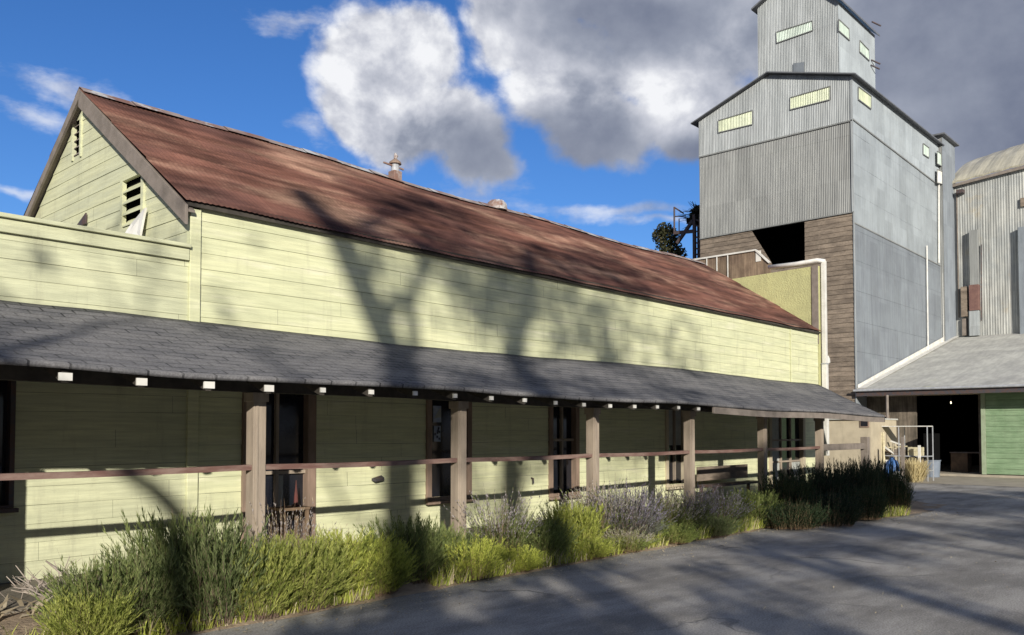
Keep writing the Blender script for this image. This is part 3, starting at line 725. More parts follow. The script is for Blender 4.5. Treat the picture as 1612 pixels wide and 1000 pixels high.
# faint pale lettering strip in the left window
mb = MB(); xa = H_W0[1]-0.09; zz = 1.82
for i, (hh, ww) in enumerate(((0.05, 0.018), (0.03, 0.012), (0.045, 0.02), (0.10, 0.012), (0.12, 0.01))):
    mb = MB(); mb.box(xa-ww, xa+ww, YW+0.055, YW+0.06, zz-hh, zz); zz -= hh+0.05
    mb.build('window_lettering', M['paper'], w0)
d1 = opening(H_D1, 'door', mull=(0.48,), framew=0.13, bars=(0.42,), sill=False, curtains=((0.50, 0.62, 0.12, 0.40),))
w2 = opening(H_W2, 'window', framew=0.10, mull=(0.86,))
w3 = opening(H_W3, 'window', framew=0.10, mull=(0.5,), bars=(0.56,), frame_m=M['trim'])
w4 = opening(H_W4, 'window', framew=0.09, mull=(0.52,), bars=(0.42,), curtains=((0.03, 0.46, 0.5, 0.97), (0.58, 0.97, 0.5, 0.97)), frame_m=M['beige'])
d5 = opening(H_D5, 'door', framew=0.14, mull=(0.35, 0.66), bars=(0.35, 0.62), sill=False, frame_m=M['beige'], curtains=((0.0, 0.32, 0.0, 1.0), (0.68, 1.0, 0.0, 0.34)))
# posters inside window two
a, b, z0, z1 = H_W2
for (px, py, ww, hh) in ((688, 652, 0.085, 0.13), (688, 683, 0.07, 0.125)):
    p = P(px, py, Y=YW+0.06); mb = MB(); mb.box(p.x-ww, p.x+ww, YW+0.055, YW+0.06, p.z-hh, p.z+hh)
    if py < 660: mb.prism([(p.x-ww*.9, YW+0.050, p.z-hh*.5), (p.x+ww*.9, YW+0.050, p.z-hh*.4), (p.x+ww*.9, YW+0.050, p.z+hh*.9)], (0, 0.004, 0), 1)
    else:
        rr = random.Random(5)
        for i in range(8):
            cx = p.x+rr.uniform(-.05, .05); cz = p.z+rr.uniform(-.1, .1); mb.box(cx-.014, cx+.014, YW+0.049, YW+0.054, cz-.018, cz+.018, 1)
    mb.build('poster', [M['paper'], M['curtain'] if py < 660 else M['ink']], w2)
# wall vents / taps
p = P(594, 754, Y=YW-0.05); mb = MB(); mb.prism([(p.x-.09, YW-.03, p.z-.02), (p.x+.09, YW-.03, p.z+.02), (p.x+.09, YW-.10, p.z-.015), (p.x-.07, YW-.10, p.z-.04)], (0, 0, .03)); mb.build('wall_bracket', M['steel'], FB)
p = P(838, 757, Y=YW-0.05); mb = MB(); mb.tube([(p.x, YW-.03, p.z+.05), (p.x, YW-.07, p.z+.04), (p.x+.01, YW-.07, p.z-.05)], .014, 6); mb.build('tap', M['steel'], FB)

# bench on the porch
bx0 = P(1108, 740, Y=9.3).x; bx1 = P(1186, 740, Y=9.3).x
bn = empty('porch_bench', ((bx0+bx1)/2, 9.3, 0.165), 'weathered grey bench with a board back on the porch by the far yellow wall', 'bench')
mb = MB(); mb.box(bx0, bx1, 9.44, 9.48, 0.68, 0.98); mb.build('backrest', M['boards'], bn, bevel=.005)
mb = MB(); mb.box(bx0, bx1, 9.05, 9.43, 0.57, 0.61); mb.build('seat', M['steel'], bn, bevel=.005)
for xx in (bx0+.06, bx1-.06):
    for yy in (9.09, 9.40):
        mb = MB(); mb.box(xx-.03, xx+.03, yy-.03, yy+.03, 0.166, 0.569); mb.build('leg', M['steel'], bn)

# small red ornament by the door
p = P(466, 780, Y=9.75)
mb = MB(); z = p.z
mb.tube([(p.x, 9.75, z-.12), (p.x, 9.75, z), (p.x, 9.75, z+.10), (p.x, 9.75, z+.2)], [.03, .025, .012, .004], 8)
mb.box(p.x-.04, p.x+.04, 9.71, 9.79, z-.14, z-.12)
orn = mb.build('garden_ornament', M['red']); tag(orn, 'small pointed red ornament on a stand in front of the dark door', 'ornament')
mb = MB(); mb.box(p.x-.3, p.x+.12, 9.6, 9.9, z-.18, z-.145)
for xx in (p.x-.27, p.x+.09):
    for yy in (9.63, 9.87): mb.box(xx-.02, xx+.02, yy-.02, yy+.02, .166, z-.181)
tag(mb.build('side_table', M['wood']), 'low brown wooden table under the red ornament at the door', 'table')

# downspout and gutter pipe
ds = empty('downspout', (XE+0.02, YW, 0), 'thick white drainpipe running down the far corner of the yellow wall', 'drainpipe')
XD = P(1298, 560, Y=YW-0.1).x
zt = P(1298, 412, Y=YW-0.1).z
mb = MB(); mb.box(XD-0.075, XD+0.075, YW-0.18, YW-0.04, 1.05, P(1298, 572, Y=YW-0.1).z)
mb.build('lower_pipe', M['white'], ds, bevel=.01)
zh = P(1298, 572, Y=YW-0.1).z
mb = MB(); mb.box(XD-0.06, XD+0.06, YW-0.17, YW-0.05, zh+.002, zt); mb.build('upper_pipe', M['white'], ds, bevel=.01)
mb = MB()
mb.prism([(XD+.065, YW-.19, zh), (XD+.19, YW-.19, zh+.02), (XD+.17, YW-.19, zh+.14), (XD+.065, YW-.19, zh+.22)], (0, .16, 0)); mb.build('hopper', M['white'], ds, bevel=.01)
mb = MB(); mb.box(XD-.09, XD+.09, YW-.19, YW-.035, zh-.03, zh-.003); mb.build('pipe_strap', M['galv'], ds)

# ---- tall yellow end wall that the long roof dies into, with brown boards and gutter pipe
EW = empty('fire_wall', (XE, YW, 0), 'tall yellow stucco end wall with pale gutter pipe along its top', 'wall')
ztl = P(1145, 441, X=XE+.1).z; ytl = P(1145, 441, X=XE+.1).y; ztr = P(1284, 419, X=XE+.1).z
mb = MB()
mb.prism([(XE+.06, YW-0.0, 0.1), (XE+.06, ytl, 0.1), (XE+.06, ytl, ztl), (XE+.06, YW-0.0, ztr)], (0.2, 0, 0)); mb.build('wall_face', M['stucco'], EW)
mb = MB(); mb.box(XE+.03, XE+.058, YW-.02, YW+.17, Z_EAVE-.3, ztr); mb.build('corner_trim', M['barge'], EW, bevel=.005)
p0 = P(1210, 421, X=XE); p1 = P(1299, 411, X=XE)
mb = MB(); mb.tube([(XE, p0.y, p0.z), (XE-.02, (p0.y+p1.y)/2, (p0.z+p1.z)/2), (XE, YW-.02, zt+.0), (XD, YW-.11, zt+.01), (XD, YW-.11, zt-.12)], .065, 10); mb.build('gutter_pipe', M['white'], EW, smooth=True)
BWp = empty('boarded_parapet', (XE+.4, 14.0, 5), 'brown upright boards with a white cap behind the end of the rusty ridge', 'parapet')
c = [P(1075, 412, X=XE+.45), P(1190, 394, X=XE+.45), P(1212, 414, X=XE+.45), P(1212, 436, X=XE+.45)]
yl, yr_ = P(1075, 412, X=XE+.45).y, P(1190, 394, X=XE+.45).y
b_ = [P(1075, 425, X=XE+.45), P(1212, 440, X=XE+.45)]
mb = MB(); mb.prism([Vector((XE+.45, c[0].y, 4.5)), c[0], c[1], c[2], Vector((XE+.45, c[2].y, 4.5))], (.08, 0, 0)); mb.build('boards', M['vboards'], BWp)
mb = MB(); mb.beam(c[0], c[1], .1, .05); mb.box(XE+.43, XE+.449, P(1198, 400, X=XE+.45).y, c[1].y, c[1].z-.36, c[1].z-.03); mb.beam(c[1], c[2], .1, .05); 
for px in (1115, 1131, 1148):
    t = (px-1075)/(1190-1075); q_ = c[0].lerp(c[1], t); mb.beam(q_+Vector((-.03, 0, -.02)), q_+Vector((-.03, 0, -1.0)), .03, .02)
mb.build('white_cap', M['white'], BWp)

# ------------------------------------------------------------------ grain elevator
XT = 35.2; yT = P(1344, 400, X=XT).y; yTL = P(1101, 250, X=XT).y; XT2 = P(1479, 400, Y=yT).x
GE = empty('grain_elevator', (XT, yT, 0), 'tall grey corrugated grain elevator with a cupola and pale window strips', 'grain elevator')
yA = P(1212, 117, X=XT).y; zA = P(1212, 118, X=XT).z
zLe = P(1101, 193, X=XT).z; zRe = P(1342, 120, X=XT).z; zev = (zLe+zRe)/2
def topA(a):
    return zRe+(zA-zRe)*(a-yT)/(yA-yT) if a < yA else zA+(zLe-zA)*(a-yA)/(yTL-yA)
zb1 = P(1342, 190, X=XT).z; zb1l = P(1102, 248, X=XT).z
zb2 = P(1342, 334, X=XT).z; zb2l = P(1105, 376, X=XT).z
lin = lambda r, l: (lambda a: r+(l-r)*(a-yT)/(yTL-yT))
mb = MB(); corr_rows(mb, 'Y', XT-.04, yT, yTL, lin(zb1, zb1l), topA, -1, z0=.7); mb.build('upper_cladding', M['metalA2'], GE, recalc=False)
mb = MB(); corr_rows(mb, 'Y', XT-.01, yT, yTL, lin(zb2, zb2l), lambda a: lin(zb1, zb1l)(a)+.05, -1, z0=.2); mb.build('front_cladding', M['metalA'], GE, recalc=False)
# opening polygon in board section
o_tl = P(1181, 360, X=XT); o_tr = P(1267, 345, X=XT); o_br = P(1267, 413, X=XT); o_bl = P(1216, 416, X=XT)
mb = MB()
def bquad(pts): mb.face([(XT+.04, y, z) for y, z in pts])
zt_ = lambda a: lin(zb2, zb2l)(a)+.03
# boards as individual laps so they catch light
bh = 0.2; z = 0.0; rr = random.Random(2)
while z < max(zb2, zb2l)+.03:
    z1_ = z+bh
    def emit(ya, yb):
        za0 = min(z1_, zt_(ya)); za1 = min(z1_, zt_(yb))
        if za0 <= z and za1 <= z: return
        za0 = max(za0, z); za1 = max(za1, z)
        o_ = rr.uniform(0, .012)
        mb.face([(XT+.012-o_, ya, z), (XT+.012-o_, yb, z), (XT+.03, yb, za1), (XT+.03, ya, za0)])
        mb.face([(XT+.012-o_, ya, z), (XT+.012-o_, yb, z), (XT+.05, yb, z), (XT+.05, ya, z)])
    if z1_ < o_br.z or True:
        inside = (z+z1_)/2 > min(o_br.z, o_bl.z)
        n = 22
        if not inside:
            for i in range(n): emit(yT+(yTL-yT)*i/n, yT+(yTL-yT)*(i+1)/n)
        else:
            tt = min(1, max(0, ((z+z1_)/2-o_bl.z)/(o_tl.z-o_bl.z))); yl_ = o_bl.y+(o_tl.y-o_bl.y)*tt
            for i in range(6): emit(yT+(o_br.y-yT)*i/6, yT+(o_br.y-yT)*(i+1)/6)
            def yl_at(zz): return o_bl.y+(o_tl.y-o_bl.y)*min(1, max(0, (zz-o_bl.z)/(o_tl.z-o_bl.z)))
            ys = yl_+.35; zt0 = min(z1_, zt_(ys))
            if zt0 > z: mb.face([(XT+.006, yl_at(z), z), (XT+.006, ys, z), (XT+.03, ys, zt0), (XT+.03, yl_at(zt0), zt0)])
            for i in range(10): emit(ys+(yTL-ys)*i/10, ys+(yTL-ys)*(i+1)/10)
    z = z1_
mb.build('board_wall', M['boards'], GE, recalc=False)
mb = MB(); mb.box(XT+.3, XT+2.6, o_br.y-.05, o_tl.y+.3, o_br.z-.8, o_tl.z+.6, 0)
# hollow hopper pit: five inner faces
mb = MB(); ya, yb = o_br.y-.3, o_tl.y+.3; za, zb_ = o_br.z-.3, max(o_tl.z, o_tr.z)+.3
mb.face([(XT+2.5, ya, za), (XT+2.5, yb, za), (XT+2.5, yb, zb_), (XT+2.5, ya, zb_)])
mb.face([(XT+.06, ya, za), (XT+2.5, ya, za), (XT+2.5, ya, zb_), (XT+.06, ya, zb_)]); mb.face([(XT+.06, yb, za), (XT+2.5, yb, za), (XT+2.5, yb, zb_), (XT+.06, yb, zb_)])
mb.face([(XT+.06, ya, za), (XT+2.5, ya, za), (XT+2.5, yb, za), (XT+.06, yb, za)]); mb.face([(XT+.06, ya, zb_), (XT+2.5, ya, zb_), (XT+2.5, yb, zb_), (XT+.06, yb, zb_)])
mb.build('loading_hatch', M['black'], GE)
# side wall (facing the street)
topB = lambda X: zRe
lB = lambda p0, p1: (lambda X: p0.z+(p1.z-p0.z)*(X-p0.x)/(p1.x-p0.x))
m1 = lB(P(1343, 190, Y=yT), P(1475, 291, Y=yT)); m2 = lB(P(1345, 352, Y=yT), P(1478, 418, Y=yT))
mb = MB(); corr(mb, 'X', yT-.03, XT-.02, XT2, m1, topB, -1, amp=.008); mb.build('upper_side_cladding', M['metalB'], GE, recalc=False)
def panels(z0f, z1f, m_, name, off, seed):
    mb = MB(); rr = random.Random(seed); X = XT-.012
    while X < XT2:
        X1 = min(X+.95, XT2); zc = z0f((X+X1)/2); zt2 = z1f((X+X1)/2)
        z = zc
        while z < zt2:
            ze = min(z+1.25, zt2); o_ = rr.uniform(0, .008)
            mb.box(X+.004, X1-.004, yT-off-o_, yT+.02, z+.004, ze-.003)
            z = ze
        X = X1
    return mb.build(name, m_, GE)
panels(m2, m1, M['metalB'], 'side_panels', .02, 3)
panels(lambda X: 0.0, m2, M['metalB2'], 'lower_side_panels', .03, 4)
mb = MB(); mb.box(XT+.06, XT2+.1, yT+.03, yT+.1, 0, zRe-.05, 0); mb.box(XT+.1, XT2, yTL-.1, yTL, 0, zLe-.05, 0); mb.box(XT2-.1, XT2, yT+.1, yTL-.1, 0, zev-.1, 0)
mb.box(XT+.055, XT+.1, yT+.1, yTL-.1, lin(zb2, zb2l)(yTL), zev-.1, 0)
mb.build('frame_core', M['metalA'], GE)
mb = MB(); mb.box(XT-.075, XT-.03, yT-.055, yT+.03, lin(zb2, zb2l)(yT)-.0, zRe); mb.box(XT-.02, XT+.04, yT-.045, yT-.0, 0, lin(zb2, zb2l)(yT)-.003); mb.build('corner_flashing', M['metalA2'], GE)
# flashing lines between bands
mb = MB(); mb.beam((XT-.065, yT-.03, zb1), (XT-.065, yTL, zb1l), .02, .06); mb.beam((XT-.04, yT-.02, zb2), (XT-.04, yTL, zb2l), .02, .05)
mb.beam((XT-.03, yT-.055, m1(XT)), (XT2, yT-.055, m1(XT2)), .02, .06)
mb.beam((XT-.0, yT-.052, m2(XT)), (XT2, yT-.052, m2(XT2)), .02, .05); mb.build('band_flashing', M['metalA'], GE)
# drain pipes on the side wall
for px, y0, y1 in ((1459, 387, 560), (1484, 430, 548)):
    a = P(px, y0, Y=yT-.12); b = P(px+2, y1, Y=yT-.12); mb = MB(); mb.tube([a, b], .035, 8); mb.build('side_pipe', M['white'], GE)
# roof
mb = MB(); ov = .28; th = .05
for (y0, z0_, y1, z1_) in ((yT-ov, zRe-ov*(zA-zRe)/(yA-yT), yA, zA), (yTL+ov, zLe-ov*(zA-zLe)/(yTL-yA), yA, zA)):
    mb.prism([(XT-.3, y0, z0_+.02), (XT-.3, y1, z1_+.02), (XT-.3, y1, z1_+.02+th), (XT-.3, y0, z0_+.02+th)], (XT2-XT+.5, 0, 0))
mb.build('roof', M['flash'], GE)
# window strips
def strip_on(face, pts, m_, name='window', parent=None, out=.03):
    mb = MB(); isA = face[0] == 'A'
    q_ = [P(x, y, X=face[1]-out) if isA else P(x, y, Y=face[1]-out) for x, y in pts]
    nrm = Vector((-1, 0, 0)) if isA else Vector((0, -1, 0)); L = (q_[1]-q_[0]).length; n = max(6, int(L/.019)); rr = random.Random(int(pts[0][0]))
    cut = [rr.uniform(-.012, .012) for _ in range(8)]
    for i in range(n+1):
        t = i/n; o_ = nrm*(.011*sin(t*L*2*pi/.076)); c = cut[int(t*6.99)]
        mb.v.append(tuple(q_[0].lerp(q_[1], t)+o_+Vector((0, 0, c*.5)))); mb.v.append(tuple(q_[3].lerp(q_[2], t)+o_+Vector((0, 0, c))))
    for i in range(n): mb.f.append((2*i, 2*i+2, 2*i+3, 2*i+1)); mb.mi.append(0)
    o = mb.build(name, m_, parent or GE)
    s_ = o.modifiers.new('t', 'SOLIDIFY'); s_.thickness = .006
    mb = MB()
    for i0, i1 in ((0, 1), (3, 2)): mb.beam(q_[i0]+nrm*.012, q_[i1]+nrm*.012, .05, .035)
    for i0, i1 in ((0, 3), (1, 2)): mb.beam(q_[i0]+nrm*.012, q_[i1]+nrm*.012, .03, .03)
    mb.build('window_frame', M['metalA'], o)
    return o
FA = ('A', XT-.04)
strip_on(FA, [(1131, 190), (1185, 174), (1185, 196), (1131, 209)], M['fiber'])
strip_on(FA, [(1244, 154), (1307, 136), (1307, 157), (1244, 173)], M['fiber'])
FB_ = ('B', yT-.03)
strip_on(FB_, [(1351, 137), (1371, 152), (1371, 172), (1351, 157)], M['fiber'])
strip_on(FB_, [(1453, 226), (1462, 233), (1462, 249), (1453, 243)], M['fibercool'])
# cupola
XC = XT+1.6; yC = P(1320, 60, X=XC).y; yCL = P(1193, 60, X=XC).y; XC2 = P(1377, 80, Y=yC).x
zcR = P(1320, 2, X=XC).z; zcL = P(1193, 14, X=XC).z; yCm = (yC+yCL)/2; zcT = max(zcR, zcL)+.95
topC = lambda a: zcR+(zcT-zcR)*(a-yC)/(yCm-yC) if a < yCm else zcT+(zcL-zcT)*(a-yCm)/(yCL-yCm)
cu = MB(); corr(cu, 'Y', XC, yC, yCL, zev-.3, topC, -1); CU = cu.build('cupola_wall', M['metalA2'], GE, recalc=False)
cu = MB(); corr(cu, 'X', yC, XC-.02, XC2, zev-.3, zcR, -1); cu.build('cupola_side_wall', M['metalB'], GE, recalc=False)
cu = MB(); cu.box(XC+.03, XC2, yC+.03, yCL-.02, zev-.3, min(zcR, zcL)); cu.build('cupola_core', M['metalA'], GE)
mb = MB()
for (y0, z0_, y1, z1_) in ((yC-.2, zcR-.1, yCm, zcT), (yCL+.2, zcL-.1, yCm, zcT)):
    mb.prism([(XC-.25, y0, z0_+.02), (XC-.25, y1, z1_+.02), (XC-.25, y1, z1_+.1), (XC-.25, y0, z0_+.1)], (XC2-XC+.4, 0, 0))
mb.build('cupola_roof', M['flash'], GE)
strip_on(('A', XC), [(1222, 51), (1279, 33), (1280, 48), (1223, 68)], M['fibercool'])
strip_on(('B', yC), [(1320, 31), (1336, 46), (1337, 64), (1320, 49)], M['fibercool'])
strip_on(('B', yC), [(1353, 64), (1367, 79), (1368, 96), (1353, 82)], M['fibercool'])
p = [P(x, y, X=XC-.045) for x, y in ((1249, 100), (1266, 98), (1266, 118), (1249, 118))]
mb = MB(); mb.prism(p, (-.02, 0, 0)); mb.build('hatch_door', M['metalB2'], GE)
# brackets on the cupola's far edge
for (px, py) in ((1375, 40), (1374, 100), (1373, 108)):
    a = P(px, py, Y=yC-.03); mb = MB(); mb.beam(a+Vector((-.2, 0, .1)), a+Vector((.25, -.25, -.02)), .05, .05); mb.build('bracket', M['steel'], GE)
# stair tower at the far end
yS = P(1484, 300, X=XT2).y; XS2 = P(1504, 300, Y=yS).x; zS = P(1483, 212, X=XT2).z
mb = MB(); corr(mb, 'Y', XT2+.02, yS, yT+1.3, 0, zS-.02, -1, amp=.006); mb.build('stair_front_wall', M['metalA'], GE, recalc=False)
mb = MB(); corr(mb, 'X', yS, XT2, XS2, 0, zS-.05, -1, amp=.006); mb.build('stair_side_wall', M['metalB2'], GE, recalc=False)
mb = MB(); mb.box(XT2+.05, XS2, yS+.03, yT+1.3, 0, zS-.06); mb.build('stair_core', M['metalA'], GE)
mb = MB(); mb.prism([(XT2-.25, yS-.2, zS-.05), (XT2-.25, yT+1.5, zS-.05), (XT2-.25, yT+1.5, zS+.05), (XT2-.25, yS-.2, zS+.02)], (XS2-XT2+.4, 0, 0)); mb.build('stair_roof', M['flash'], GE)
strip_on(('B', yT-.12), [(1475, 238), (1482, 243), (1482, 262), (1475, 258)], M['fibercool'])
strip_on(('B', yT-.14), [(1475, 267), (1483, 270), (1483, 290), (1475, 288)], M['white'])
a = P(1478, 290, Y=yT-.1); b = P(1478, 414, Y=yT-.1); mb = MB(); mb.tube([a+Vector((0, 0, .6)), b], .05, 8); mb.build('side_pipe', M['white'], GE)

# beige base wall right of the porch (low lean-to on the elevator's foot)
xbw = 30.5
LB = empty('low_block', (xbw, 14, 0), 'low beige walled block with a small dark window behind the porch end', 'outbuilding')
ya = P(1371, 700, X=xbw).y; yb = ya+4.6
mb = MB(); mb.box(xbw, xbw+2.6, ya, yb, 0, 2.15); mb.build('wall', M['beige'], LB)
mb = MB(); mb.box(xbw-.1, xbw+2.7, ya-.03, yb+.1, 2.151, 2.2); mb.build('roof', M['shedroof'], LB)
for px in (1361,):
    p = P(px, 664, X=xbw); mb = MB(); mb.box(xbw-.03, xbw-.005, p.y-.16, p.y+.16, p.z-.2, p.z+.16); f_ = mb.build('window', M['trim'], LB)
    mb = MB(); mb.box(xbw-.04, xbw-.031, p.y-.12, p.y+.12, p.z-.16, p.z+.12); mb.build('pane', M['glass'], f_)

# ------------------------------------------------------------------ arched barn at the back
XB = 48.6
BB = empty('corrugated_barn', (XB, 8, 0), 'big pale corrugated barn with arched yellowish roof behind the shed', 'barn')
yBL = P(1500, 400, X=XB).y; yBR = yBL-16
zB = P(1506, 290, X=XB).z
edgeB = lambda a: zB + .5*sin(pi*min(1, (yBL-a)/16.0))
mb = MB(); corr(mb, 'Y', XB, yBR, yBL, 0, edgeB, -1, pitch=.12, amp=.009); mb.build('front_wall', M['barnmetal'], BB, recalc=False)
mb = MB(); mb.box(XB+.06, XB+14, yBR+.1, yBL-.02, 0, zB-.2); mb.build('wall_core', M['metalA'], BB)
mb = MB(); nxx, nyy = 10, 40
for i in range(nxx+1):
    for j in range(nyy+1):
        t = i/nxx; y = yBL+.1-16.2*j/nyy
        x = XB-.25+7.0*t; z = zB+.05+.5*sin(pi*j/nyy)+3.0*(1-(1-t)**1.7) - (0.35*(1-sin(pi*min(1, j/nyy*3)/2)) if j < 14 else 0)*t
        if j == 0: pass
        mb.v.append((x, y, z + (.03 if j % 2 else 0)))
for i in range(nxx):
    for j in range(nyy): a = i*(nyy+1)+j; mb.f.append((a, a+1, a+nyy+2, a+nyy+1)); mb.mi.append(0)
o = mb.build('arched_roof', M['barnroof'], BB); s_ = o.modifiers.new('t', 'SOLIDIFY'); s_.thickness = .1
mb = MB()
for i in range(20):
    y0 = yBL-16*i/20; y1 = yBL-16*(i+1)/20
    mb.beam((XB-.2, y0, edgeB(y0)-.12), (XB-.2, y1, edgeB(y1)-.12), .1, .14)
mb.build('eave_trim', M['barge'], BB)
def vstrip(px0, px1, py0, py1, m_, name, parent, X, d0=.08, d1=.35):
    a = P(px0, py0, X=X-d1); b = P(px1, py1, X=X-d1); mb = MB(); mb.box(X-d1, X-d0, b.y, a.y, b.z, a.z); return mb.build(name, m_, parent, bevel=.01)
vstrip(1525, 1540, 363, 448, M['metalA'], 'duct', BB, XB); vstrip(1525, 1541, 449, 488, mat('rust_red_metal', (.20, .11, .09), (.15, .08, .07), .7, 5), 'duct_joint', BB, XB, .08, .40)
vstrip(1525, 1541, 489, 528, M['metalA2'], 'duct', BB, XB); vstrip(1602, 1616, 358, 530, M['metalB2'], 'duct', BB, XB)
vstrip(1505, 1510, 302, 500, M['barge'], 'corner_post', BB, XB, .04, .12)
vstrip(1512, 1523, 452, 498, M['boards'], 'meter_box', BB, XB, .05, .3); vstrip(1514, 1522, 502, 528, M['barge'], 'meter_box', BB, XB, .05, .2)
vstrip(1606, 1616, 312, 324, M['boards'], 'hatch', BB, XB, .05, .15); vstrip(1505, 1516, 299, 303, M['steel'], 'bracket', BB, XB, .05, .4)
for px, y0, y1 in ((1545, 385, 505),):
    a = P(px, y0, X=XB-.1); b = P(px, y1, X=XB-.1); mb = MB(); mb.tube([a, b], .025, 6); mb.build('conduit', M['steel'], BB)

# ------------------------------------------------------------------ shed with green sliding door
XSH = 36.3; XEV = 35.0
SH = empty('open_shed', (XSH, 8, 0), 'low shed with grey roof, dark open doorway and green sliding door', 'shed')
zEv = P(1450, 610, X=XEV).z; yLs = yT-.06; yRs = -6.0
zTop = P(1540, 528, X=XB-.3).z
mb = MB(); nn, mm = 30, 60
for i in range(nn+1):
    for j in range(mm+1):
        t = i/nn; x = XEV+(XB-.03-XEV)*t; y = yLs+(yRs-yLs)*j/mm
        z = zEv+(zTop-zEv)*t + .04*mn.noise(Vector((x*.4, y*.5, 7)))*min(1, t*6) + .006*((j) % 2)
        mb.v.append((x, y, z))
for i in range(nn):
    for j in range(mm): a = i*(mm+1)+j; mb.f.append((a, a+1, a+mm+2, a+mm+1)); mb.mi.append(0)
o = mb.build('roof', M['shedroof'], SH); s_ = o.modifiers.new('t', 'SOLIDIFY'); s_.thickness = .06; s_.offset = -1
SHR = o
# gutter: dark half round with pale lip
mb = MB(); mb.tube([(XEV-.06, yLs+.05, zEv-.05), (XEV-.06, yRs, zEv-.05)], .05, 8, 0); mb.build('gutter', M['galv'], SHR)
mb = MB(); mb.box(XEV+.03, XEV+.06, yRs, yLs, zEv-.28, zEv-.07); mb.build('fascia', M['steel'], SHR)
mb = MB(); a = P(1351, 601, Y=yT-.06); mb.prism([(XEV+.2, yLs-.02, zEv+.05), (XB-.2, yLs-.02, zTop+.06), (XB-.2, yLs-.02, zTop+.28), (XEV+.2, yLs-.02, zEv+.2)], (0, -.02, 0))
mb.prism([(XEV+.05, yLs-.04, zEv+.035), (XB-.2, yLs-.04, zTop+.045), (XB-.2, yLs-.34, zTop+.045), (XEV+.05, yLs-.34, zEv+.035)], (0, 0, .012))
mb.build('white_flashing', M['white'], SH)
for (px, py) in ((1470, 576), (1528, 566)):
    d_ = ray(px, py); 
    # intersect roof plane
    k = 30.0
    for _ in range(30):
        q_ = Vector((0, 0, H))+d_*k; zr = zEv+(zTop-zEv)*(q_.x-XEV)/(XB-XEV); k *= 1.0 + (q_.z-zr)*(-0.01) if abs(q_.z-zr) > .001 else 1.0
    mb = MB(); mb.box(q_.x-.3, q_.x+.3, q_.y-.35, q_.y+.1, zr-.02, zr+.05); mb.build('roof_vent', M['white'], SHR, bevel=.01)
yO1 = P(1443, 690, X=XSH).y; yO0 = P(1541, 690, X=XSH).y; zO = P(1490, 622, X=XSH).z
yWin = P(1355, 690, X=XSH).y
mb = MB()
mb.box(XSH, XSH+.1, yO1, yT-.05, .02, zO); mb.box(XSH, XSH+.1, yRs, yO0, .02, zO)
mb.build('front_wall', M['shedwall'], SH)
p = P(1391, 664, X=XSH); mb = MB(); mb.box(XSH-.05, XSH-.004, p.y-.24, p.y+.24, p.z-.3, p.z+.26); f_ = mb.build('window', M['trim'], SH)
mb = MB(); mb.box(XSH-.06, XSH-.051, p.y-.18, p.y+.18, p.z-.24, p.z+.2); mb.build('pane', M['glass'], f_)
mb = MB(); mb.box(XSH-.04, XSH+.1, yRs, yT-.05, zO+.002, zEv-.02); mb.build('header', M['beige'], SH, bevel=.01)
mb = MB()   # near-black faces standing in for the unlit shed interior
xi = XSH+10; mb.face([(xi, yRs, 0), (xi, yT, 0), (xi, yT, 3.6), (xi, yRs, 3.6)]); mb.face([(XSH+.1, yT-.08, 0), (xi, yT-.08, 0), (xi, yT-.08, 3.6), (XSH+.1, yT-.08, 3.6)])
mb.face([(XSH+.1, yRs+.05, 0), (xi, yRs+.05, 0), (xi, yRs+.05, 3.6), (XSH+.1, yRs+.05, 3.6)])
mb.build('unlit_interior', M['black'], SH)
sheetm = MB(); sheetm.box(XSH-.35, XSH+10, yRs, yT-.1, -.02, .09); sheetm.build('floor_slab', M['concrete'], SH)
# green sliding door
yG = P(1545, 690, X=XSH-.12).y
GD = MB(); z = .12; i = 0
zGt = P(1575, 616, X=XSH-.12).z
while z < zGt-.05:
    z1_ = min(z+.2, zGt-.02); GD.prism([(XSH-.13, yRs+.2, z), (XSH-.13, yG-.16, z), (XSH-.115, yG-.16, z1_-.006), (XSH-.115, yRs+.2, z1_-.006)], (.05, 0, 0)); z = z1_
gd = GD.build('sliding_door', M['green'], SH, bevel=.003)
mb = MB(); mb.box(XSH-.15, XSH-.06, yG-.155, yG, .1, zGt); mb.build('door_stile', M['greentrim'], gd, bevel=.004)
mb = MB(); mb.box(XSH-.16, XSH-.05, yRs, yG+2.4, zGt+.02, zGt+.09); mb.build('door_track', M['galv'], SH)
# interior lamp
p = P(1497, 634, X=XSH+1.5)
lm = empty('hanging_lamp', p, 'small lit bulb hanging inside the dark shed doorway', 'lamp')
em = bpy.data.materials.new('lit_bulb'); em.use_nodes = True; eb = em.node_tree.nodes['Principled BSDF']; eb.inputs['Emission Color'].default_value = (1, .85, .6, 1); eb.inputs['Emission Strength'].default_value = 3
mb = MB(); mb.tube([p+Vector((0, 0, -.045)), p+Vector((0, 0, -.02)), p+Vector((0, 0, .02)), p+Vector((0, 0, .05))], [.01, .025, .022, .01], 10); mb.build('bulb', em, lm, smooth=True)
mb = MB(); mb.tube([p+Vector((0, 0, .05)), p+Vector((0, 0, .75))], .008, 6); mb.build('cord', M['steel'], lm)
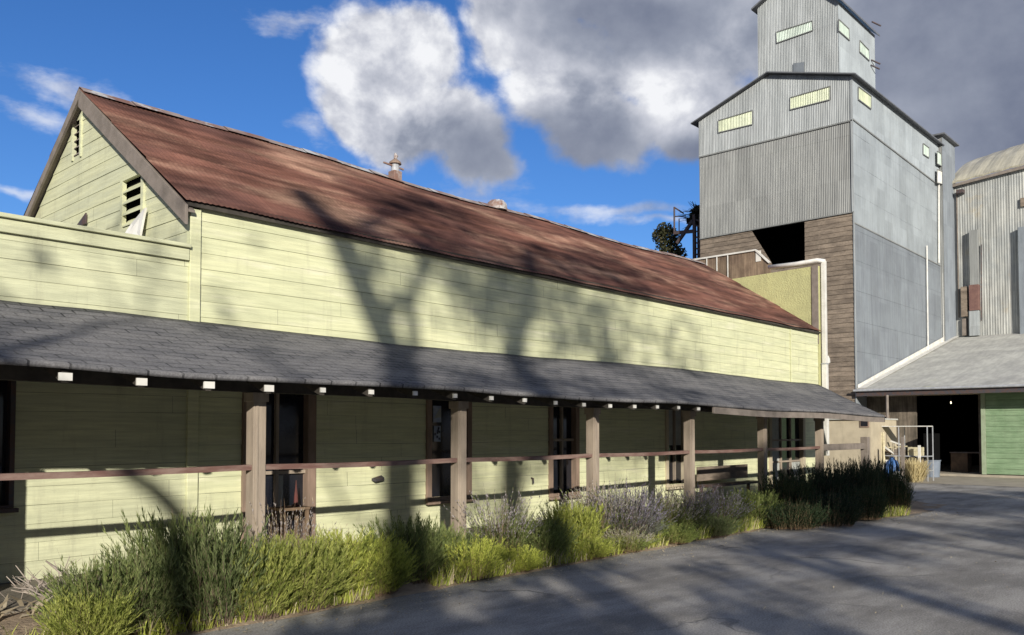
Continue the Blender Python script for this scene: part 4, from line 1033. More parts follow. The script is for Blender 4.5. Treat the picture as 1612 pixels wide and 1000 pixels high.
# bucket
def lathe(mb, c_, prof, seg=20, mi=0): mb.tube([Vector(c_)+Vector((0, 0, z)) for _, z in prof], [r_ for r_, _ in prof], seg, mi)
c_ = P(1468, 745, X=34.6); c_.z = .012
bu = empty('grey_bin', c_, 'round grey plastic bin standing left of the dark shed doorway', 'bin')
mb = MB(); lathe(mb, c_, [(.24, 0), (.26, .3), (.28, .60), (.30, .605), (.30, .64), (.27, .64), (.26, .5)]); mb.build('body', M['greyplastic'], bu, smooth=False)
mb = MB(); mb.tube([c_+Vector((-.01, .30, .55)), c_+Vector((-.12, .22, .42)), c_+Vector((-.22, .15, .38))], .012, 6); mb.build('handle', M['galv'], bu)
# counter inside doorway
a = P(1497, 740, X=XSH+1.2); b = P(1546, 740, X=XSH+1.2)
ct = empty('wooden_counter', ((XSH+1.5), (a.y+b.y)/2, .09), 'low wooden counter with pale top just inside the dark shed doorway', 'counter')
mb = MB(); mb.box(XSH+1.15, XSH+1.9, b.y-.5, a.y+.03, .86, .90); mb.build('top', M['barge'], ct)
mb = MB(); mb.box(XSH+1.2, XSH+1.8, (a.y+b.y)/2-.05, a.y, .095, .858); mb.build('cabinet', M['wood'], ct)
mb = MB(); mb.box(XSH+1.25, XSH+1.31, b.y-.4, b.y-.34, .095, .858); mb.build('leg', M['wood'], ct)

# clutter rack in front of the shed
XR_ = 31.6
yr0 = P(1460, 700, X=XR_).y; yr1 = P(1372, 700, X=XR_).y; zr1 = P(1420, 671, X=XR_).z
rk = empty('display_rack', (XR_, (yr0+yr1)/2, 0), 'open white metal rack piled with junk between the porch end and the shed', 'rack')
for y in (yr0, (yr0+yr1)/2, yr1):
    for dx in (0, .6):
        mb = MB(); mb.box(XR_+dx-.014, XR_+dx+.014, y-.014, y+.014, 0, zr1); mb.build('upright', M['galv'], rk)
for z in (.35, .85, zr1-.02):
    mb = MB(); mb.box(XR_-.03, XR_+.63, yr0, yr1, z, z+.03); mb.build('shelf', M['white'] if z > 1.4 else M['galv'], rk)
rr = random.Random(12)
ym = (yr0+yr1)/2
for i, (py, pz, ln, an, mt, lab) in enumerate((
        (ym+.35, 1.05, .75, 35, 'white', 'long white plank slanting across the upper rack shelf'),
        (ym+.10, 1.18, .6, -5, 'cream', 'cream board lying across the top of the rack pile'),
        (ym+.5, .98, .5, 12, 'wood', 'short brown stick at the far side of the rack shelf'),
        (ym+.2, 1.3, .5, 20, 'white', 'short white plank crowning the pile on the rack'))):
    a = radians(an); mb = MB(); dv = Vector((0, cos(a), sin(a)))*ln/2; c0 = Vector((XR_+.1+.12*i, py, pz))
    mb.beam(c0-dv, c0+dv, .12, .045); tag(mb.build('plank', M[mt], bevel=.004), lab, 'plank', 'planks piled on the rack')
for i, (yy, w_, h_, zz, mt, lab) in enumerate((
        (yr0+.45, .42, .30, .88, 'cream', 'cream carton on the middle rack shelf, right half'), (yr0+.95, .36, .22, .88, 'barge', 'brown carton on the middle rack shelf, near the centre'),
        (yr1-.45, .40, .34, .38, 'white', 'white crate on the lowest rack shelf, left half'), (yr0+.5, .5, .36, .38, 'wood', 'wooden crate on the lowest rack shelf, right half'))):
    mb = MB(); x0 = XR_+.03; mb.box(x0, x0+.4, yy-w_/2, yy+w_/2, zz, zz+h_*.45); mb.box(x0+.01, x0+.39, yy-w_/2+.01, yy+w_/2-.01, zz+h_*.45+.0, zz+h_*.5)
    for yy2 in (yy-w_/2, yy+w_/2-.02): mb.box(x0, x0+.4, yy2, yy2+.02, zz+h_*.5+.001, zz+h_)
    mb.box(x0, x0+.02, yy-w_/2+.021, yy+w_/2-.021, zz+h_*.5+.001, zz+h_)
    tag(mb.build('crate', M[mt], bevel=.004), lab, 'crate', 'crates stacked on the rack')
# hanging cream cloths
for i, (px, wd, zt2, zb2_) in enumerate(((1378, .22, 1.72, .7), (1388, .20, 1.7, .55))):
    p = P(px, 700, X=XR_-.06); mb = MB(); n = 10
    for k in range(n):
        for l in range(6):
            pass
    for k in range(n+1):
        y = p.y-wd/2+wd*k/n; o_ = .03*sin(k*1.9+i)
        for l in range(7):
            z = zt2+(zb2_-zt2)*l/6; mb.v.append((XR_-.07+o_*(.3+l/6), y+.01*sin(l*2+k), z))
    for k in range(n):
        for l in range(6): a = k*7+l; mb.f.append((a, a+7, a+8, a+1)); mb.mi.append(0)
    o = mb.build('hanging_cloth', M['cream'], smooth=True); s_ = o.modifiers.new('t', 'SOLIDIFY'); s_.thickness = .012
    tag(o, ['ragged cream cloth hanging at the left end of the rack', 'longer cream cloth hanging beside the first on the rack'][i], 'cloth')
# straw bales / dried bundle
def bundle(c_, r_, h_, n, m_, name, seed, lean=.3):
    rr = random.Random(seed); mb = MB()
    for i in range(n):
        a = rr.uniform(0, 2*pi); q0 = Vector((cos(a)*r_*rr.random()*.6, sin(a)*r_*rr.random()*.6, rr.uniform(0, h_*.4)))
        q1 = q0+Vector((cos(a)*r_*lean*rr.uniform(.3, 1.6), sin(a)*r_*lean*rr.uniform(.3, 1.6), h_*rr.uniform(.3, .75)))
        s = Vector((-sin(a), cos(a), 0))*.012
        mb.face([Vector(c_)+q0-s, Vector(c_)+q0+s, Vector(c_)+q1+s*.4, Vector(c_)+q1-s*.4])
    return mb.build(name, m_, recalc=False)
p = P(1440, 750, X=30.9); p.z = 0.0
tag(bundle(p, .5, .78, 900, M['lf_straw'], 'straw_bundle', 3, .5), 'big ragged bundle of pale straw standing below the rack', 'straw bundle')
p = P(1472, 745, X=31.2)
# pale post beside the bundle
mb = MB(); mb.box(XR_-.3, XR_-.22, yr0+.15, yr0+.23, 0, 1.25); tag(mb.build('short_post', M['white'], bevel=.006), 'short whitewashed post at the right end of the rack', 'post')
p = P(1421, 700, X=30.3)
mb = MB(); mb.box(30.26, 30.34, p.y-.05, p.y+.05, 0, P(1421, 688, X=30.3).z); mb.box(30.24, 30.36, p.y-.07, p.y+.07, 0, .05); tag(mb.build('grey_post', M['barge'], bevel=.006), 'bare grey post standing in front of the middle of the rack', 'post')
p = P(1397, 650, X=33.5)
mb = MB(); mb.tube([(33.5, p.y, 0), (33.5, p.y, P(1397, 622, X=33.5).z)], .05, 10); mb.box(33.4, 33.6, p.y-.1, p.y+.1, 0, .03); tag(mb.build('canopy_pole', M['barge']), 'thin pole under the shed eave left of the doorway', 'pole')
# blue sack
p = P(1405, 745, X=30.6)
mb = MB(); cc = Vector((30.6, p.y, 0.02)); pr_ = [(.16, 0), (.24, .12), (.25, .35), (.21, .55), (.16, .68), (.07, .76), (.09, .82)]
b0 = len(mb.v); seg = 18
for r_, z in pr_:
    for k in range(seg):
        a = 2*pi*k/seg; rr_ = r_*(1+.12*sin(3*a+z*5)+.08*sin(7*a-z*9)); mb.v.append((cc.x+cos(a)*rr_, cc.y+sin(a)*rr_, cc.z+z+.02*sin(5*a)))
for i in range(len(pr_)-1):
    for k in range(seg): k2 = (k+1) % seg; mb.f.append((i*seg+k, i*seg+k2, (i+1)*seg+k2, (i+1)*seg+k)); mb.mi.append(0)
mb.f.append(tuple(range(seg))[::-1]); mb.mi.append(0)
tag(mb.build('plastic_sack', M['blueplastic'], smooth=True), 'crumpled blue plastic sack standing behind the dark hedge', 'sack')
p = P(1412, 752, X=30.2)
mb = MB(); cc = Vector((30.2, p.y, 0.02))
for r_, z in [(.1, 0), (.15, .08), (.16, .2), (.12, .32), (.04, .38)]:
    for k in range(12):
        a = 2*pi*k/12; rr_ = r_*(1+.12*sin(3*a+z*9)); mb.v.append((cc.x+cos(a)*rr_, cc.y+sin(a)*rr_, cc.z+z))
for i in range(4):
    for k in range(12): k2 = (k+1) % 12; mb.f.append((i*12+k, i*12+k2, (i+1)*12+k2, (i+1)*12+k)); mb.mi.append(0)
tag(mb.build('plastic_bag', M['white'], smooth=True), 'small white plastic bag beside the blue sack', 'bag')
# dark cabinet behind the rack
p0 = P(1455, 700, X=35.5)
mb = MB(); mb.box(35.4, 35.95, P(1474, 700, X=35.5).y, p0.y, .6, 1.65, 0)
for yy in (P(1474, 700, X=35.5).y+.05, p0.y-.05): mb.box(35.42, 35.48, yy-.03, yy+.03, 0, .599); mb.box(35.86, 35.92, yy-.03, yy+.03, 0, .599)
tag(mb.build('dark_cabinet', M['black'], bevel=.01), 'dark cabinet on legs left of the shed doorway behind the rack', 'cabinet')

# fence beyond the porch end
FE = empty('rail_fence', (22.4, YP, 0), 'grey post and rail stub fence between porch end and dark hedge', 'fence')
Xf = P(1362, 700, Y=YP).x; zf = P(1362, 688, Y=YP).z
mb = MB(); mb.box(Xf-.09, Xf+.09, YP-.09, YP+.09, 0, zf); mb.build('post', M['barge'], FE, bevel=.01)
z0_ = P(1330, 703, Y=YP).z
mb = MB(); mb.box(POSTS[-1]+.1, Xf-.092, YP-.04, YP+.04, z0_-.08, z0_+.07); mb.build('rail', M['barge'], FE, bevel=.006)

# ------------------------------------------------------------------ mast frame + trees beyond the ridge
XM = 37.0
MF = empty('steel_mast', (XM, P(1098, 400, X=XM).y, 0), 'dark steel leg frame with platform arm beside the elevator', 'mast')
def pm(x, y): return P(x, y, X=XM)
zbase = 4.0
for px in (1093, 1103):
    a = pm(px, 338); mb = MB(); mb.beam((XM, a.y, 0), a, .14, .14); mb.build('leg', M['steel'], MF)
mb = MB()
for py in range(345, 405, 9): mb.beam(pm(1093, py), pm(1103, py+4), .07, .07)
mb.build('lacing', M['steel'], MF)
mb = MB(); mb.beam(pm(1061, 367), pm(1093, 364), .12, .16); mb.beam(pm(1066, 383), pm(1091, 347), .14, .14); mb.build('platform_arm', M['steel'], MF)
mb = MB(); mb.tube([pm(1061.5, 367), pm(1061.5, 326)], .05, 6); mb.tube([pm(1069, 366), pm(1069, 345)], .03, 6); mb.tube([pm(1061.5, 341), pm(1080, 340)], .03, 6); mb.tube([pm(1062, 327), pm(1076, 336)], .04, 6); mb.build('railing', M['steel'], MF)

def leaf_cloud(mb, c_, rad, n, size, rr, mi=0, shell=.3):
    for _ in range(n):
        while True:
            v_ = Vector((rr.uniform(-1, 1), rr.uniform(-1, 1), rr.uniform(-1, 1)))
            if shell < v_.length < 1: break
        p = Vector(c_)+Vector((v_.x*rad[0], v_.y*rad[1], v_.z*rad[2]))
        u = Vector((rr.gauss(0, 1), rr.gauss(0, 1), rr.gauss(0, 1))).normalized(); w_ = u.cross(Vector((rr.gauss(0, 1), rr.gauss(0, 1), rr.gauss(0, 1)))).normalized()
        s = size*rr.uniform(.6, 1.4)
        mb.face([p-u*s, p-w_*s*.5, p+u*s, p+w_*s*.5], mi)
def limb(mb, a, b, r0, r1, rr, wob=.15, n=5):
    pts = []; rad = []
    for i in range(n+1):
        t = i/n; p = Vector(a).lerp(Vector(b), t)
        if 0 < i < n: p += Vector((rr.uniform(-1, 1), rr.uniform(-1, 1), rr.uniform(-1, 1)))*wob
        pts.append(p); rad.append(r0+(r1-r0)*t)
    mb.tube(pts, rad, 7); return pts
rr = random.Random(21)
# dark evergreen beyond the ridge
XTr = 38.0; tp = P(1046, 352, X=XTr); bt = P(1050, 410, X=XTr)
ET = empty('evergreen_tree', (XTr, tp.y, 0), 'narrow dark evergreen tree poking above the end of the rusty ridge', 'tree')
mb = MB(); limb(mb, (XTr, tp.y, 0), tp-Vector((0, 0, .3)), .22, .04, rr, .05); mb.build('trunk', M['bark'], ET)
mb = MB()
for (px, py, r_, rz) in ((1047, 362, .45, .4), (1052, 375, .62, .55), (1036, 372, .32, .45), (1053, 392, .7, .7), (1060, 402, .7, .5), (1050, 415, 1.0, .9)):
    c_ = P(px, py, X=XTr); leaf_cloud(mb, c_, (r_, r_, rz), int(380*r_/.5), .085, rr, 0, .0)
mb.build('crown', M['evergreen'], ET, recalc=False)
# twiggy dead crown against the elevator
tw = empty('twiggy_tree', (XM+.4, pm(1098, 340).y, 0), 'bare spiky dark tree top crowding the elevator edge above the mast', 'tree')
cT = P(1099, 338, X=XM+.4)
mb = MB(); limb(mb, (XM+.4, cT.y, 0), cT, .16, .06, rr, .05)
for i in range(46):
    a = rr.uniform(radians(75), radians(205)); ln = rr.uniform(.4, 1.25)
    st = cT+Vector((0, rr.uniform(-.15, .15), rr.uniform(-.4, .3)))
    en = st+Vector((rr.uniform(-.3, .3), -cos(a)*ln*1.0, sin(a)*ln*.55+.05))
    limb(mb, st, en, .022, .006, rr, .06, 3)
mb.build('trunk', M['bark'], tw)
mb = MB(); leaf_cloud(mb, cT+Vector((0, 0, -.05)), (.4, .42, .5), 1100, .08, rr, 0, .0); leaf_cloud(mb, cT+Vector((0, .35, -.25)), (.3, .3, .2), 300, .07, rr, 0, .0); mb.build('crown', M['evergreen'], tw, recalc=False)

# ------------------------------------------------------------------ planting
def stem_plant(name, seed, nst, kind, m_leaf, m_top=None, leafy=16, spread=.5, leaf=.035, curve=.25, core=.35):
    """unit plant: height 1, radius about .5; fine stems with narrow leaves"""
    rr = random.Random(seed); mb = MB(); up = Vector((0, 0, 1))
    for i in range(nst):
        a = rr.uniform(0, 2*pi); r0 = core*sqrt(rr.random())
        b = Vector((cos(a)*r0, sin(a)*r0, 0))
        a2 = a+rr.gauss(0, .6); ln = (.30+.62*rr.random()**1.2)*(1-.4*(r0/core)**2*rr.random()); ln = rr.uniform(.85, 1.12) if i % 17 == 0 else ln
        out = spread*(r0/core)**.7*rr.uniform(.4, 1.2)
        top = b+Vector((cos(a2)*out*.55, sin(a2)*out*.55, ln))
        ctl = b.lerp(top, .5)+Vector((-cos(a2)*curve*out*.3, -sin(a2)*curve*out*.3, .06))
        side = Vector((-sin(a2), cos(a2), 0)); pr_ = b; n = 4
        for k in range(1, n+1):
            t = k/n; p = b*(1-t)**2+ctl*2*t*(1-t)+top*t*t; w_ = .0035*(1-t*.8)
            mb.face([pr_-side*w_*1.2, pr_+side*w_*1.2, p+side*w_, p-side*w_], 1); pr_ = p
        nl = int(leafy*ln)
        for k in range(nl):
            t = (k+.5+rr.random())/nl
            if t < .05 or t > (1 if i % 17 else .86): continue
            p = b*(1-t)**2+ctl*2*t*(1-t)+top*t*t
            an = rr.uniform(0, 2*pi); tg = (ctl-b)*(1-t)+(top-ctl)*t; dv = (tg.normalized()*1.7+Vector((cos(an)*.6, sin(an)*.6, rr.uniform(-.1, .5)))).normalized()
            L = leaf*rr.uniform(.6, 1.5); s = dv.cross(Vector((rr.gauss(0, 1), rr.gauss(0, 1), rr.gauss(0, 1)))).normalized()*L*.062
            mi = 2 if (m_top and t > .66 and ln > .45 and rr.random() < .8) else 0
            if mi == 2: L *= .6; s *= 1.5
            e = p+dv*L
            mb.face([p-s*.4, p+dv*L*.5-s, e, p+dv*L*.5+s], mi)
    me_o = mb.build(name, [m_leaf, M['stem'], m_top or m_leaf], recalc=False)
    me = me_o.data; bpy.data.objects.remove(me_o); return me
PM = {
 'yel': [stem_plant('shrub_foliage', 1, 620, 0, M['lf_yellow'], leafy=80, leaf=.065, core=.30), stem_plant('shrub_foliage', 2, 620, 0, M['lf_yellow'], leafy=80, leaf=.06, spread=.65, core=.28)],
 'grn': [stem_plant('shrub_foliage', 3, 620, 0, M['lf_green'], leafy=80, leaf=.06, core=.28), stem_plant('shrub_foliage', 4, 560, 0, M['lf_green'], leafy=80, leaf=.065, spread=.6, core=.30)],
 'lav': [stem_plant('shrub_foliage', 5, 560, 0, M['lf_grey'], M['lf_lilac'], leafy=60, leaf=.05, spread=.75, core=.28), stem_plant('shrub_foliage', 6, 560, 0, M['lf_green'], M['lf_lilac'], leafy=60, leaf=.05, spread=.7, core=.3)],
 'wis': [stem_plant('shrub_foliage', 7, 380, 0, M['lf_green'], M['lf_lilac'], leafy=44, leaf=.055, spread=.85, core=.22)],
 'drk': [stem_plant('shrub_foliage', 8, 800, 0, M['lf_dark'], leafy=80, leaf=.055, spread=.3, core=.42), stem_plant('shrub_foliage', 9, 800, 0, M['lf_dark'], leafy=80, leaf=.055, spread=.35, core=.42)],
 'dry': [stem_plant('shrub_foliage', 10, 380, 0, M['lf_straw'], M['lf_lilac'], leafy=30, leaf=.05, spread=.9, core=.25)],
}
PLANTS = [
 (165, 895, 7.45, 'grn', 0.75, 'low leaning green shrub nearest the left corner, against the sunny yellow wall'),
 (225, 862, 7.40, 'grn', 0.8, 'green feathery shrub second from the left end of the bed'),
 (140, 940, 7.15, 'yel', 0.65, 'short bright green clump in the front left corner of the bed'),
 (285, 808, 7.70, 'grn', 0.9, 'tallest dark green feathery shrub left of the first porch post'),
 (335, 835, 7.35, 'grn', 0.9, 'feathery green shrub directly left of the first porch post'),
 (452, 795, 7.95, 'dry', 0.85, 'dry silvery lavender clump in front of the dark door'),
 (400, 862, 7.30, 'yel', 0.9, 'bright shrub below the foot of the first porch post'),
 (470, 850, 7.35, 'yel', 0.95, 'bright yellow-green shrub below the dark door'),
 (545, 838, 7.50, 'yel', 1.0, 'brightest yellow shrub at the middle of the second bay'),
 (595, 858, 7.30, 'yel', 0.75, 'low yellow-green shrub at the road edge left of the second post'),
 (640, 815, 7.55, 'grn', 0.85, 'green grassy shrub just left of the narrow window with posters'),
 (690, 822, 7.60, 'grn', 0.8, 'green grassy shrub below the narrow window with posters'),
 (738, 850, 7.30, 'yel', 0.75, 'rounded yellow-green shrub in front of the second porch post'),
 (788, 785, 7.80, 'wis', 1.0, 'tall wispy shrub with grey tips right of the second post'),
 (812, 862, 7.25, 'yel', 0.65, 'short yellow tuft at the road edge beneath the wispy shrub'),
 (850, 822, 7.50, 'grn', 0.8, 'dark green tuft below the wall tap'),
 (898, 800, 7.60, 'yel', 0.9, 'pale yellow-green shrub below the third window'),
 (943, 768, 7.85, 'lav', 1.0, 'lavender bush with grey tips at the third porch post'),
 (985, 762, 7.60, 'lav', 1.1, 'broad lavender bush right of the third post'),
 (930, 845, 7.20, 'yel', 0.6, 'small yellow tuft at the curb below the lavender'),
 (985, 832, 7.20, 'lav', 0.7, 'small variegated grey bush at the road edge'),
 (1040, 768, 7.70, 'lav', 1.0, 'lavender bush left of the small curtained window'),
 (1085, 762, 7.60, 'wis', 1.0, 'grey-topped wispy bush at the fourth porch post'),
 (1060, 820, 7.20, 'grn', 0.8, 'low dark green bush at the road edge before the fourth post'),
 (1130, 770, 7.60, 'lav', 1.0, 'grey bush in front of the porch bench'),
 (1125, 815, 7.15, 'grn', 0.7, 'low green bush at the road edge before the bench'),
 (1185, 772, 7.40, 'grn', 1.0, 'round leafy green bush, last one in the sun before the dark hedge'),
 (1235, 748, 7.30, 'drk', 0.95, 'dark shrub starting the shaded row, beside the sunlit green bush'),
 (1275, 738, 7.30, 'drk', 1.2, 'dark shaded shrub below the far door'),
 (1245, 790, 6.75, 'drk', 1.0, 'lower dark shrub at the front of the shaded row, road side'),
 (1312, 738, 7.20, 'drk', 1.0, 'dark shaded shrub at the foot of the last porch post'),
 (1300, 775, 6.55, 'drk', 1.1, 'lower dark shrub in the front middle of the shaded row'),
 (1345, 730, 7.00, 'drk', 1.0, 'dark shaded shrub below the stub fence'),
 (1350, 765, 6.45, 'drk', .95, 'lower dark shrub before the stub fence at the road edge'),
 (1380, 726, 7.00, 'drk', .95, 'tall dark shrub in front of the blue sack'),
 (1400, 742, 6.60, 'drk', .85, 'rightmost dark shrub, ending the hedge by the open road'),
]
rr = random.Random(77); used = {}
for i, (px, py, Y, kd, wd, lab) in enumerate(PLANTS):
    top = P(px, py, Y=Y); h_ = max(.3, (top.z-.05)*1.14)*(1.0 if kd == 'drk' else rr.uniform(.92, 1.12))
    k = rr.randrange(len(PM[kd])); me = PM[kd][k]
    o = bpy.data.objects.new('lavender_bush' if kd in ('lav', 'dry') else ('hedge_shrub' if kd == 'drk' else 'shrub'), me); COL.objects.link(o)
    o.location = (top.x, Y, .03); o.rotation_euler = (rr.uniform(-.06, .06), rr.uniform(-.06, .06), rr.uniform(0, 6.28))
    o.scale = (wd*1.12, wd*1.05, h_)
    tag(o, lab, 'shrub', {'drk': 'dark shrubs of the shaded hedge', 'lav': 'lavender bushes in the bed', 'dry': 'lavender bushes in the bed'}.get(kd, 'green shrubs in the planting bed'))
# grass fringe between shrubs and asphalt, one ground-cover object
mb = MB(); rr = random.Random(5)
for _ in range(9000):
    x = rr.uniform(-1, 18.6); e0 = 7.05 if x < 14.5 else max(5.9, 7.05-(x-14.5)*.28)
    y = e0+.03+abs(rr.gauss(0, .22)); 
    if mn.noise(Vector((x*.9, 3, 0))) < -.12: continue
    a = rr.uniform(0, 2*pi); h_ = rr.uniform(.06, .24); b = Vector((x, y, .02)); t = b+Vector((cos(a)*h_*.5, sin(a)*h_*.5-.04, h_)); s = Vector((-sin(a), cos(a), 0))*.006
    m_ = b.lerp(t, .5)+Vector((0, 0, h_*.15)); mi = 0 if rr.random() < .75 else 1
    mb.face([b-s, b+s, m_+s*.8, m_-s*.8], mi); mb.face([m_-s*.8, m_+s*.8, t], mi)
tag(mb.build('grass', [M['lf_yellow'], M['lf_straw']], recalc=False), 'thin uneven grass between the shrubs and the asphalt edge', 'grass', None, 'stuff')
# dead branches and dry leaves at the left corner
def dead_plant(c_, seed, n, R, h_, lab, nm='dead_branches'):
    rr = random.Random(seed); mb = MB()
    for i in range(n):
        a = rr.uniform(-.4, 3.4); ln = R*rr.uniform(.4, 1)
        st = Vector(c_)+Vector((rr.uniform(-.12, .12), rr.uniform(-.12, .12), 0.02)); en = st+Vector((cos(a)*ln, sin(a)*ln*.7, h_*rr.uniform(.1, 1)))
        limb(mb, st, en, .011, .004, rr, .04, 4)
        md = st.lerp(en, .6)
        for k in range(3): limb(mb, md, md+Vector((rr.uniform(-.2, .2), rr.uniform(-.1, .1), rr.uniform(0, .2))), .005, .002, rr, .02, 2)
    tag(mb.build(nm, M['deadwood']), lab, 'dead plant')
c0 = P(110, 960, Z=.05)
dead_plant((c0.x, c0.y+.2, .05), 3, 16, .6, .45, 'tangle of bare dry twigs at the left end of the bed')
c1 = P(20, 985, Z=.05)
rr = random.Random(31); mb = MB()
for i in range(60):
    a = rr.uniform(0, 2*pi); b = Vector((c1.x+rr.uniform(-.35, .35), c1.y+rr.uniform(-.2, .35), .03)); ln = rr.uniform(.12, .42)
    t = b+Vector((cos(a)*ln, sin(a)*ln*.8, rr.uniform(.03, .28))); m_ = b.lerp(t, .5)+Vector((0, 0, .06)); s = Vector((-sin(a), cos(a), .3)).normalized()*rr.uniform(.01, .024)
    mb.face([b-s*.4, b+s*.4, m_+s, m_-s]); mb.face([m_-s, m_+s, t])
tag(mb.build('withered_clump', M['lf_straw'], recalc=False), 'withered clump of broad bleached leaves in the bottom left corner', 'dead plant')
a = P(72, 883, Y=8.0); b = P(140, 920, Y=7.7)
mb = MB(); mb.tube([a, a.lerp(b, .4)+Vector((0, 0, -.03)), b, b+Vector((.3, -.05, -.1))], [.006, .018, .03, .022], 7); tag(mb.build('bleached_branch', M['deadwood'], smooth=True), 'smooth bleached branch poking up against the sunny wall', 'branch')
# leaf litter on soil
mb = MB(); rr = random.Random(6)
for _ in range(1500):
    x = rr.uniform(.4, 4.2); y = rr.uniform(7.0, 8.6); u = Vector((rr.gauss(0, 1), rr.gauss(0, 1), rr.gauss(0, .3))).normalized()*rr.uniform(.012, .035); w_ = Vector((-u.y, u.x, 0))*.35
    p = Vector((x, y, .09+rr.random()*.04)); mb.face([p-u, p-w_, p+u, p+w_])
tag(mb.build('leaf_litter', M['lf_straw'], recalc=False), 'dry leaf litter scattered on the soil at the left', 'leaf litter', None, 'stuff')

# ------------------------------------------------------------------ trees behind the viewer, across the street (they throw the shade)
def ab(a, b, s):
    """point at sideways offset a, along-sun distance s (behind = negative), at projected height b"""
    A = Vector((SUN_AZ.y, -SUN_AZ.x)); q_ = A*a + SUN_AZ*s
    return Vector((q_.x, q_.y, b - tan(EL)*s))
def shade_tree(lab, a, s, trunk, limbs, clumps, seed, leaf=.12, r0=.2, dens=1.0, name='street_tree'):
    rr = random.Random(seed); A = Vector((SUN_AZ.y, -SUN_AZ.x)); base = A*a+SUN_AZ*s
    T = empty(name, (base.x, base.y, 0), lab, 'tree', 'trees across the street')
    mb = MB(); pts = [Vector((base.x, base.y, -.05))]+[ab(x, y, s) for x, y in trunk]
    mb.tube(pts, [r0*1.3]+[r0*(1-.55*i/len(trunk)) for i in range(len(trunk))], 9)
    for (x0, y0, x1, y1, r_) in limbs:
        e_ = ab(x1, y1, s)+Vector((rr.uniform(-1, 1), rr.uniform(-1, 1), 0))*.8
        pl = limb(mb, ab(x0, y0, s), e_, r_, r_*.3, rr, .18)
        for k in range(6):
            st = pl[rr.randrange(2, len(pl))]; limb(mb, st, st+Vector((rr.uniform(-1, 1), rr.uniform(-1, 1), rr.uniform(-.2, 1)))*1.2, r_*.3, .01, rr, .1, 4)
    mb.build('trunk', M['bark'], T)
    mb = MB()
    for (x, y, ra, rb, n) in clumps: leaf_cloud(mb, ab(x, y, s)+Vector((rr.uniform(-1, 1), rr.uniform(-1, 1), 0)), (ra, ra, rb), int(n*dens), leaf, rr, 0, 0.0)
    mb.build('crown', M['treeleaf'], T, recalc=False)
# scaled: values in metres in sun-projected coordinates
rr = random.Random(8)
def rc(n, a0, a1, b0, b1, r0, r1, cnt, keep=None):
    o_ = []
    while len(o_) < n:
        x = rr.uniform(a0, a1); y = rr.uniform(b0, b1)
        if keep and not keep(x, y): continue
        r_ = rr.uniform(r0, r1); o_.append((x, y, r_, r_*.7, cnt*r_*r_))
    return o_
S_ = -19
shade_tree('tall loose tree with a leaning trunk across the street', .3, S_, [(.3, 2.0), (.28, 4.5), (.22, 6.9), (-.5, 8.2), (-1.3, 9.6)],
           [(.25, 6.5, 1.6, 9.6, .15), (.0, 7.4, .9, 9.0, .16), (-.3, 7.9, -.2, 10.2, .13), (.22, 5.2, 1.5, 6.6, .09), (.25, 4.0, -1.6, 6.0, .07), (-.5, 8.2, .6, 10.6, .08)],
           rc(12, -.4, 2.4, 8.0, 11.6, .7, 1.2, 90) + rc(5, .2, 1.8, 5.2, 6.8, .5, .8, 90), 1, r0=.33)
shade_tree('second tall loose tree across the street, forked high up', 2.4, S_-2, [(2.4, 2), (2.2, 5.5), (2.2, 7.5), (2.55, 9.0), (2.8, 10.5)],
           [(2.2, 7.0, 4.4, 9.2, .1), (2.2, 5.5, 3.8, 6.9, .09), (2.2, 4.6, 1.0, 5.6, .07)],
           rc(18, 1.8, 6.4, 8.4, 12.0, .7, 1.3, 105) + rc(9, 2.2, 6.6, 6.2, 8.2, .5, .9, 95), 2, r0=.28)
shade_tree('bushy tree across the street with a broad low crown', 5.6, S_, [(5.6, 2), (5.5, 4)],
           [(5.5, 3.5, 4.2, 5.2, .1), (5.5, 3.5, 7.2, 6.2, .1)],
           rc(15, 3.6, 8.2, 1.0, 5.4, .45, .9, 170), 3)
for i, (a, b, lb) in enumerate(((9.0, 6.9, 'dense dark tree in the row across the street, nearest the bushy one'), (12.2, 7.3, 'dense dark tree in the middle of the row across the street'), (15.6, 7.3, 'dense dark tree at the far end of the row across the street'))):
    shade_tree(lb, a, S_-1, [(a, 1), (a, 3.0)], [(a, 2.5, a-1, 5, .1), (a, 2.5, a+1.2, 5.2, .1)],
               [(a+dx, b-1.0+dz, 1.25, .95, 1100) for dx, dz in ((-1.2, 0), (0, .15), (1.2, 0))] + rc(11, a-2.0, a+2.0, 1.0, b-1.8, .45, .95, 190), 10+i, leaf=.14)
def abof(p):
    A = Vector((SUN_AZ.y, -SUN_AZ.x)); return (p.x*A.x+p.y*A.y, p.z+tan(EL)*(p.x*SUN_AZ.x+p.y*SUN_AZ.y))
arc = [abof(P(300, 960, Y=7.3)), abof(P(300, 880, Y=7.6)), abof(P(273, 800, Y=YW)), abof(P(240, 768, Y=YW)), abof(P(205, 748, Y=YW)), abof(P(160, 700, Y=YW)), abof(P(120, 560, Y=9))]
shade_tree('young bent tree across the street with a crooked bare trunk', arc[0][0], -13, arc, [(arc[4][0], arc[4][1], arc[4][0]-1.2, arc[4][1]+1.2, .06), (arc[6][0], arc[6][1], arc[6][0]+1.0, arc[6][1]+1.6, .06)],
           rc(6, -4.4, -1.6, 5.6, 8.6, .5, .9, 38), 41, r0=.14)
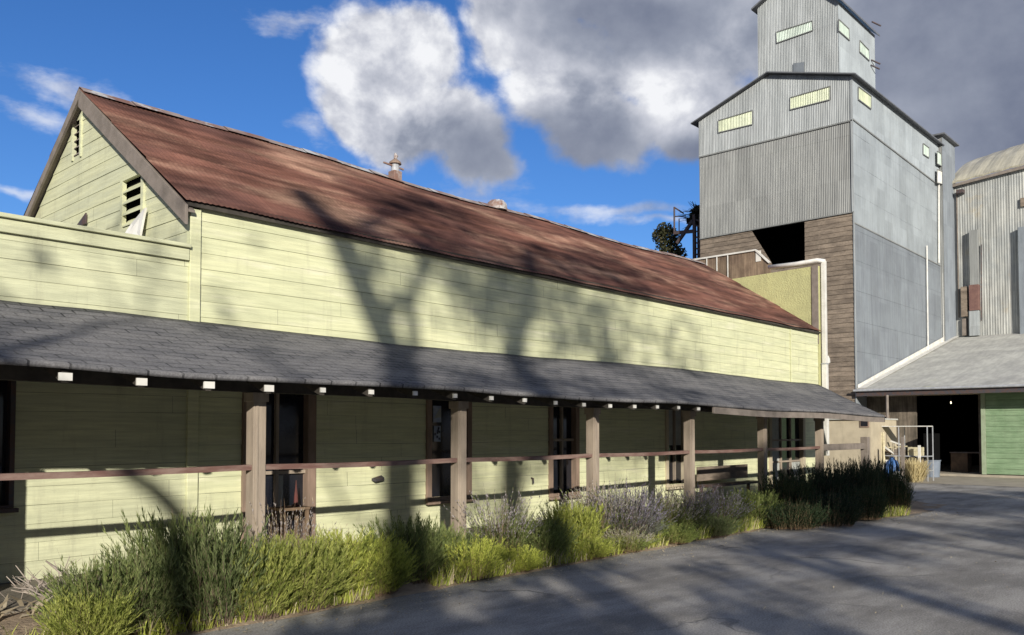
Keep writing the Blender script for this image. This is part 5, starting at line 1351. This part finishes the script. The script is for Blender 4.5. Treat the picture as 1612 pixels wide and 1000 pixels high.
# low foreground shade
shade_tree('small sparse tree close behind the viewpoint', 1.6, -11, [(1.6, 0.2), (1.7, 1.6)], [(1.7, 1.2, .6, 2.6, .06), (1.7, 1.2, 3.2, 2.8, .06)],
           rc(22, -.2, 5.0, .4, 3.4, .35, .7, 230) + rc(16, -.2, 3.2, 1.0, 2.7, .35, .6, 300), 30, r0=.12)

# unseen woodland, one leaf mass added to keep low sky light off the porch
mb = MB(); rr = random.Random(55)
for _ in range(14000):
    A_ = Vector((SUN_AZ.y, -SUN_AZ.x)); th = rr.uniform(radians(-100), radians(100)); R_ = rr.uniform(44, 52)
    q_ = (SUN_AZ*(-cos(th)) + A_*sin(th))*R_
    hmax = 12.3+1.2*mn.noise(Vector((th*3, 0, 0)))+1.0*mn.noise(Vector((th*11, 4, 0)))
    z = hmax*sqrt(rr.random()); p = Vector((q_.x, q_.y, z))
    if q_.y > 5: continue
    u = Vector((rr.gauss(0, 1), rr.gauss(0, 1), rr.gauss(0, 1))).normalized(); w_ = u.cross(Vector((rr.gauss(0, 1), rr.gauss(0, 1), rr.gauss(0, 1)))).normalized(); k = rr.uniform(.35, .8)
    mb.face([p-u*k, p-w_*k*.6, p+u*k, p+w_*k*.6])
tag(mb.build('added_woodland', M['treeleaf'], recalc=False), 'unseen dark woodland added behind the viewer to block low sky light', 'woodland', None, 'stuff')

# fallen leaves and grit on the road
mb = MB(); rr = random.Random(61)
for _ in range(2600):
    x = rr.uniform(1.5, 26); e0 = 7.05 if x < 14.5 else max(5.9, 7.05-(x-14.5)*.28)
    y = e0-abs(rr.gauss(0, .35)) if rr.random() < .65 else rr.uniform(-1, e0)
    u = Vector((rr.gauss(0, 1), rr.gauss(0, 1), rr.gauss(0, .25))).normalized()*rr.uniform(.008, .028); w_ = Vector((-u.y, u.x, rr.gauss(0, .004)))*.45
    p = Vector((x, y, .012+rr.random()*.008)); mb.face([p-u, p-w_, p+u, p+w_])
tag(mb.build('fallen_leaves', M['lf_straw'], recalc=False), 'small dry leaves and grit scattered over the asphalt', 'leaf litter', None, 'stuff')
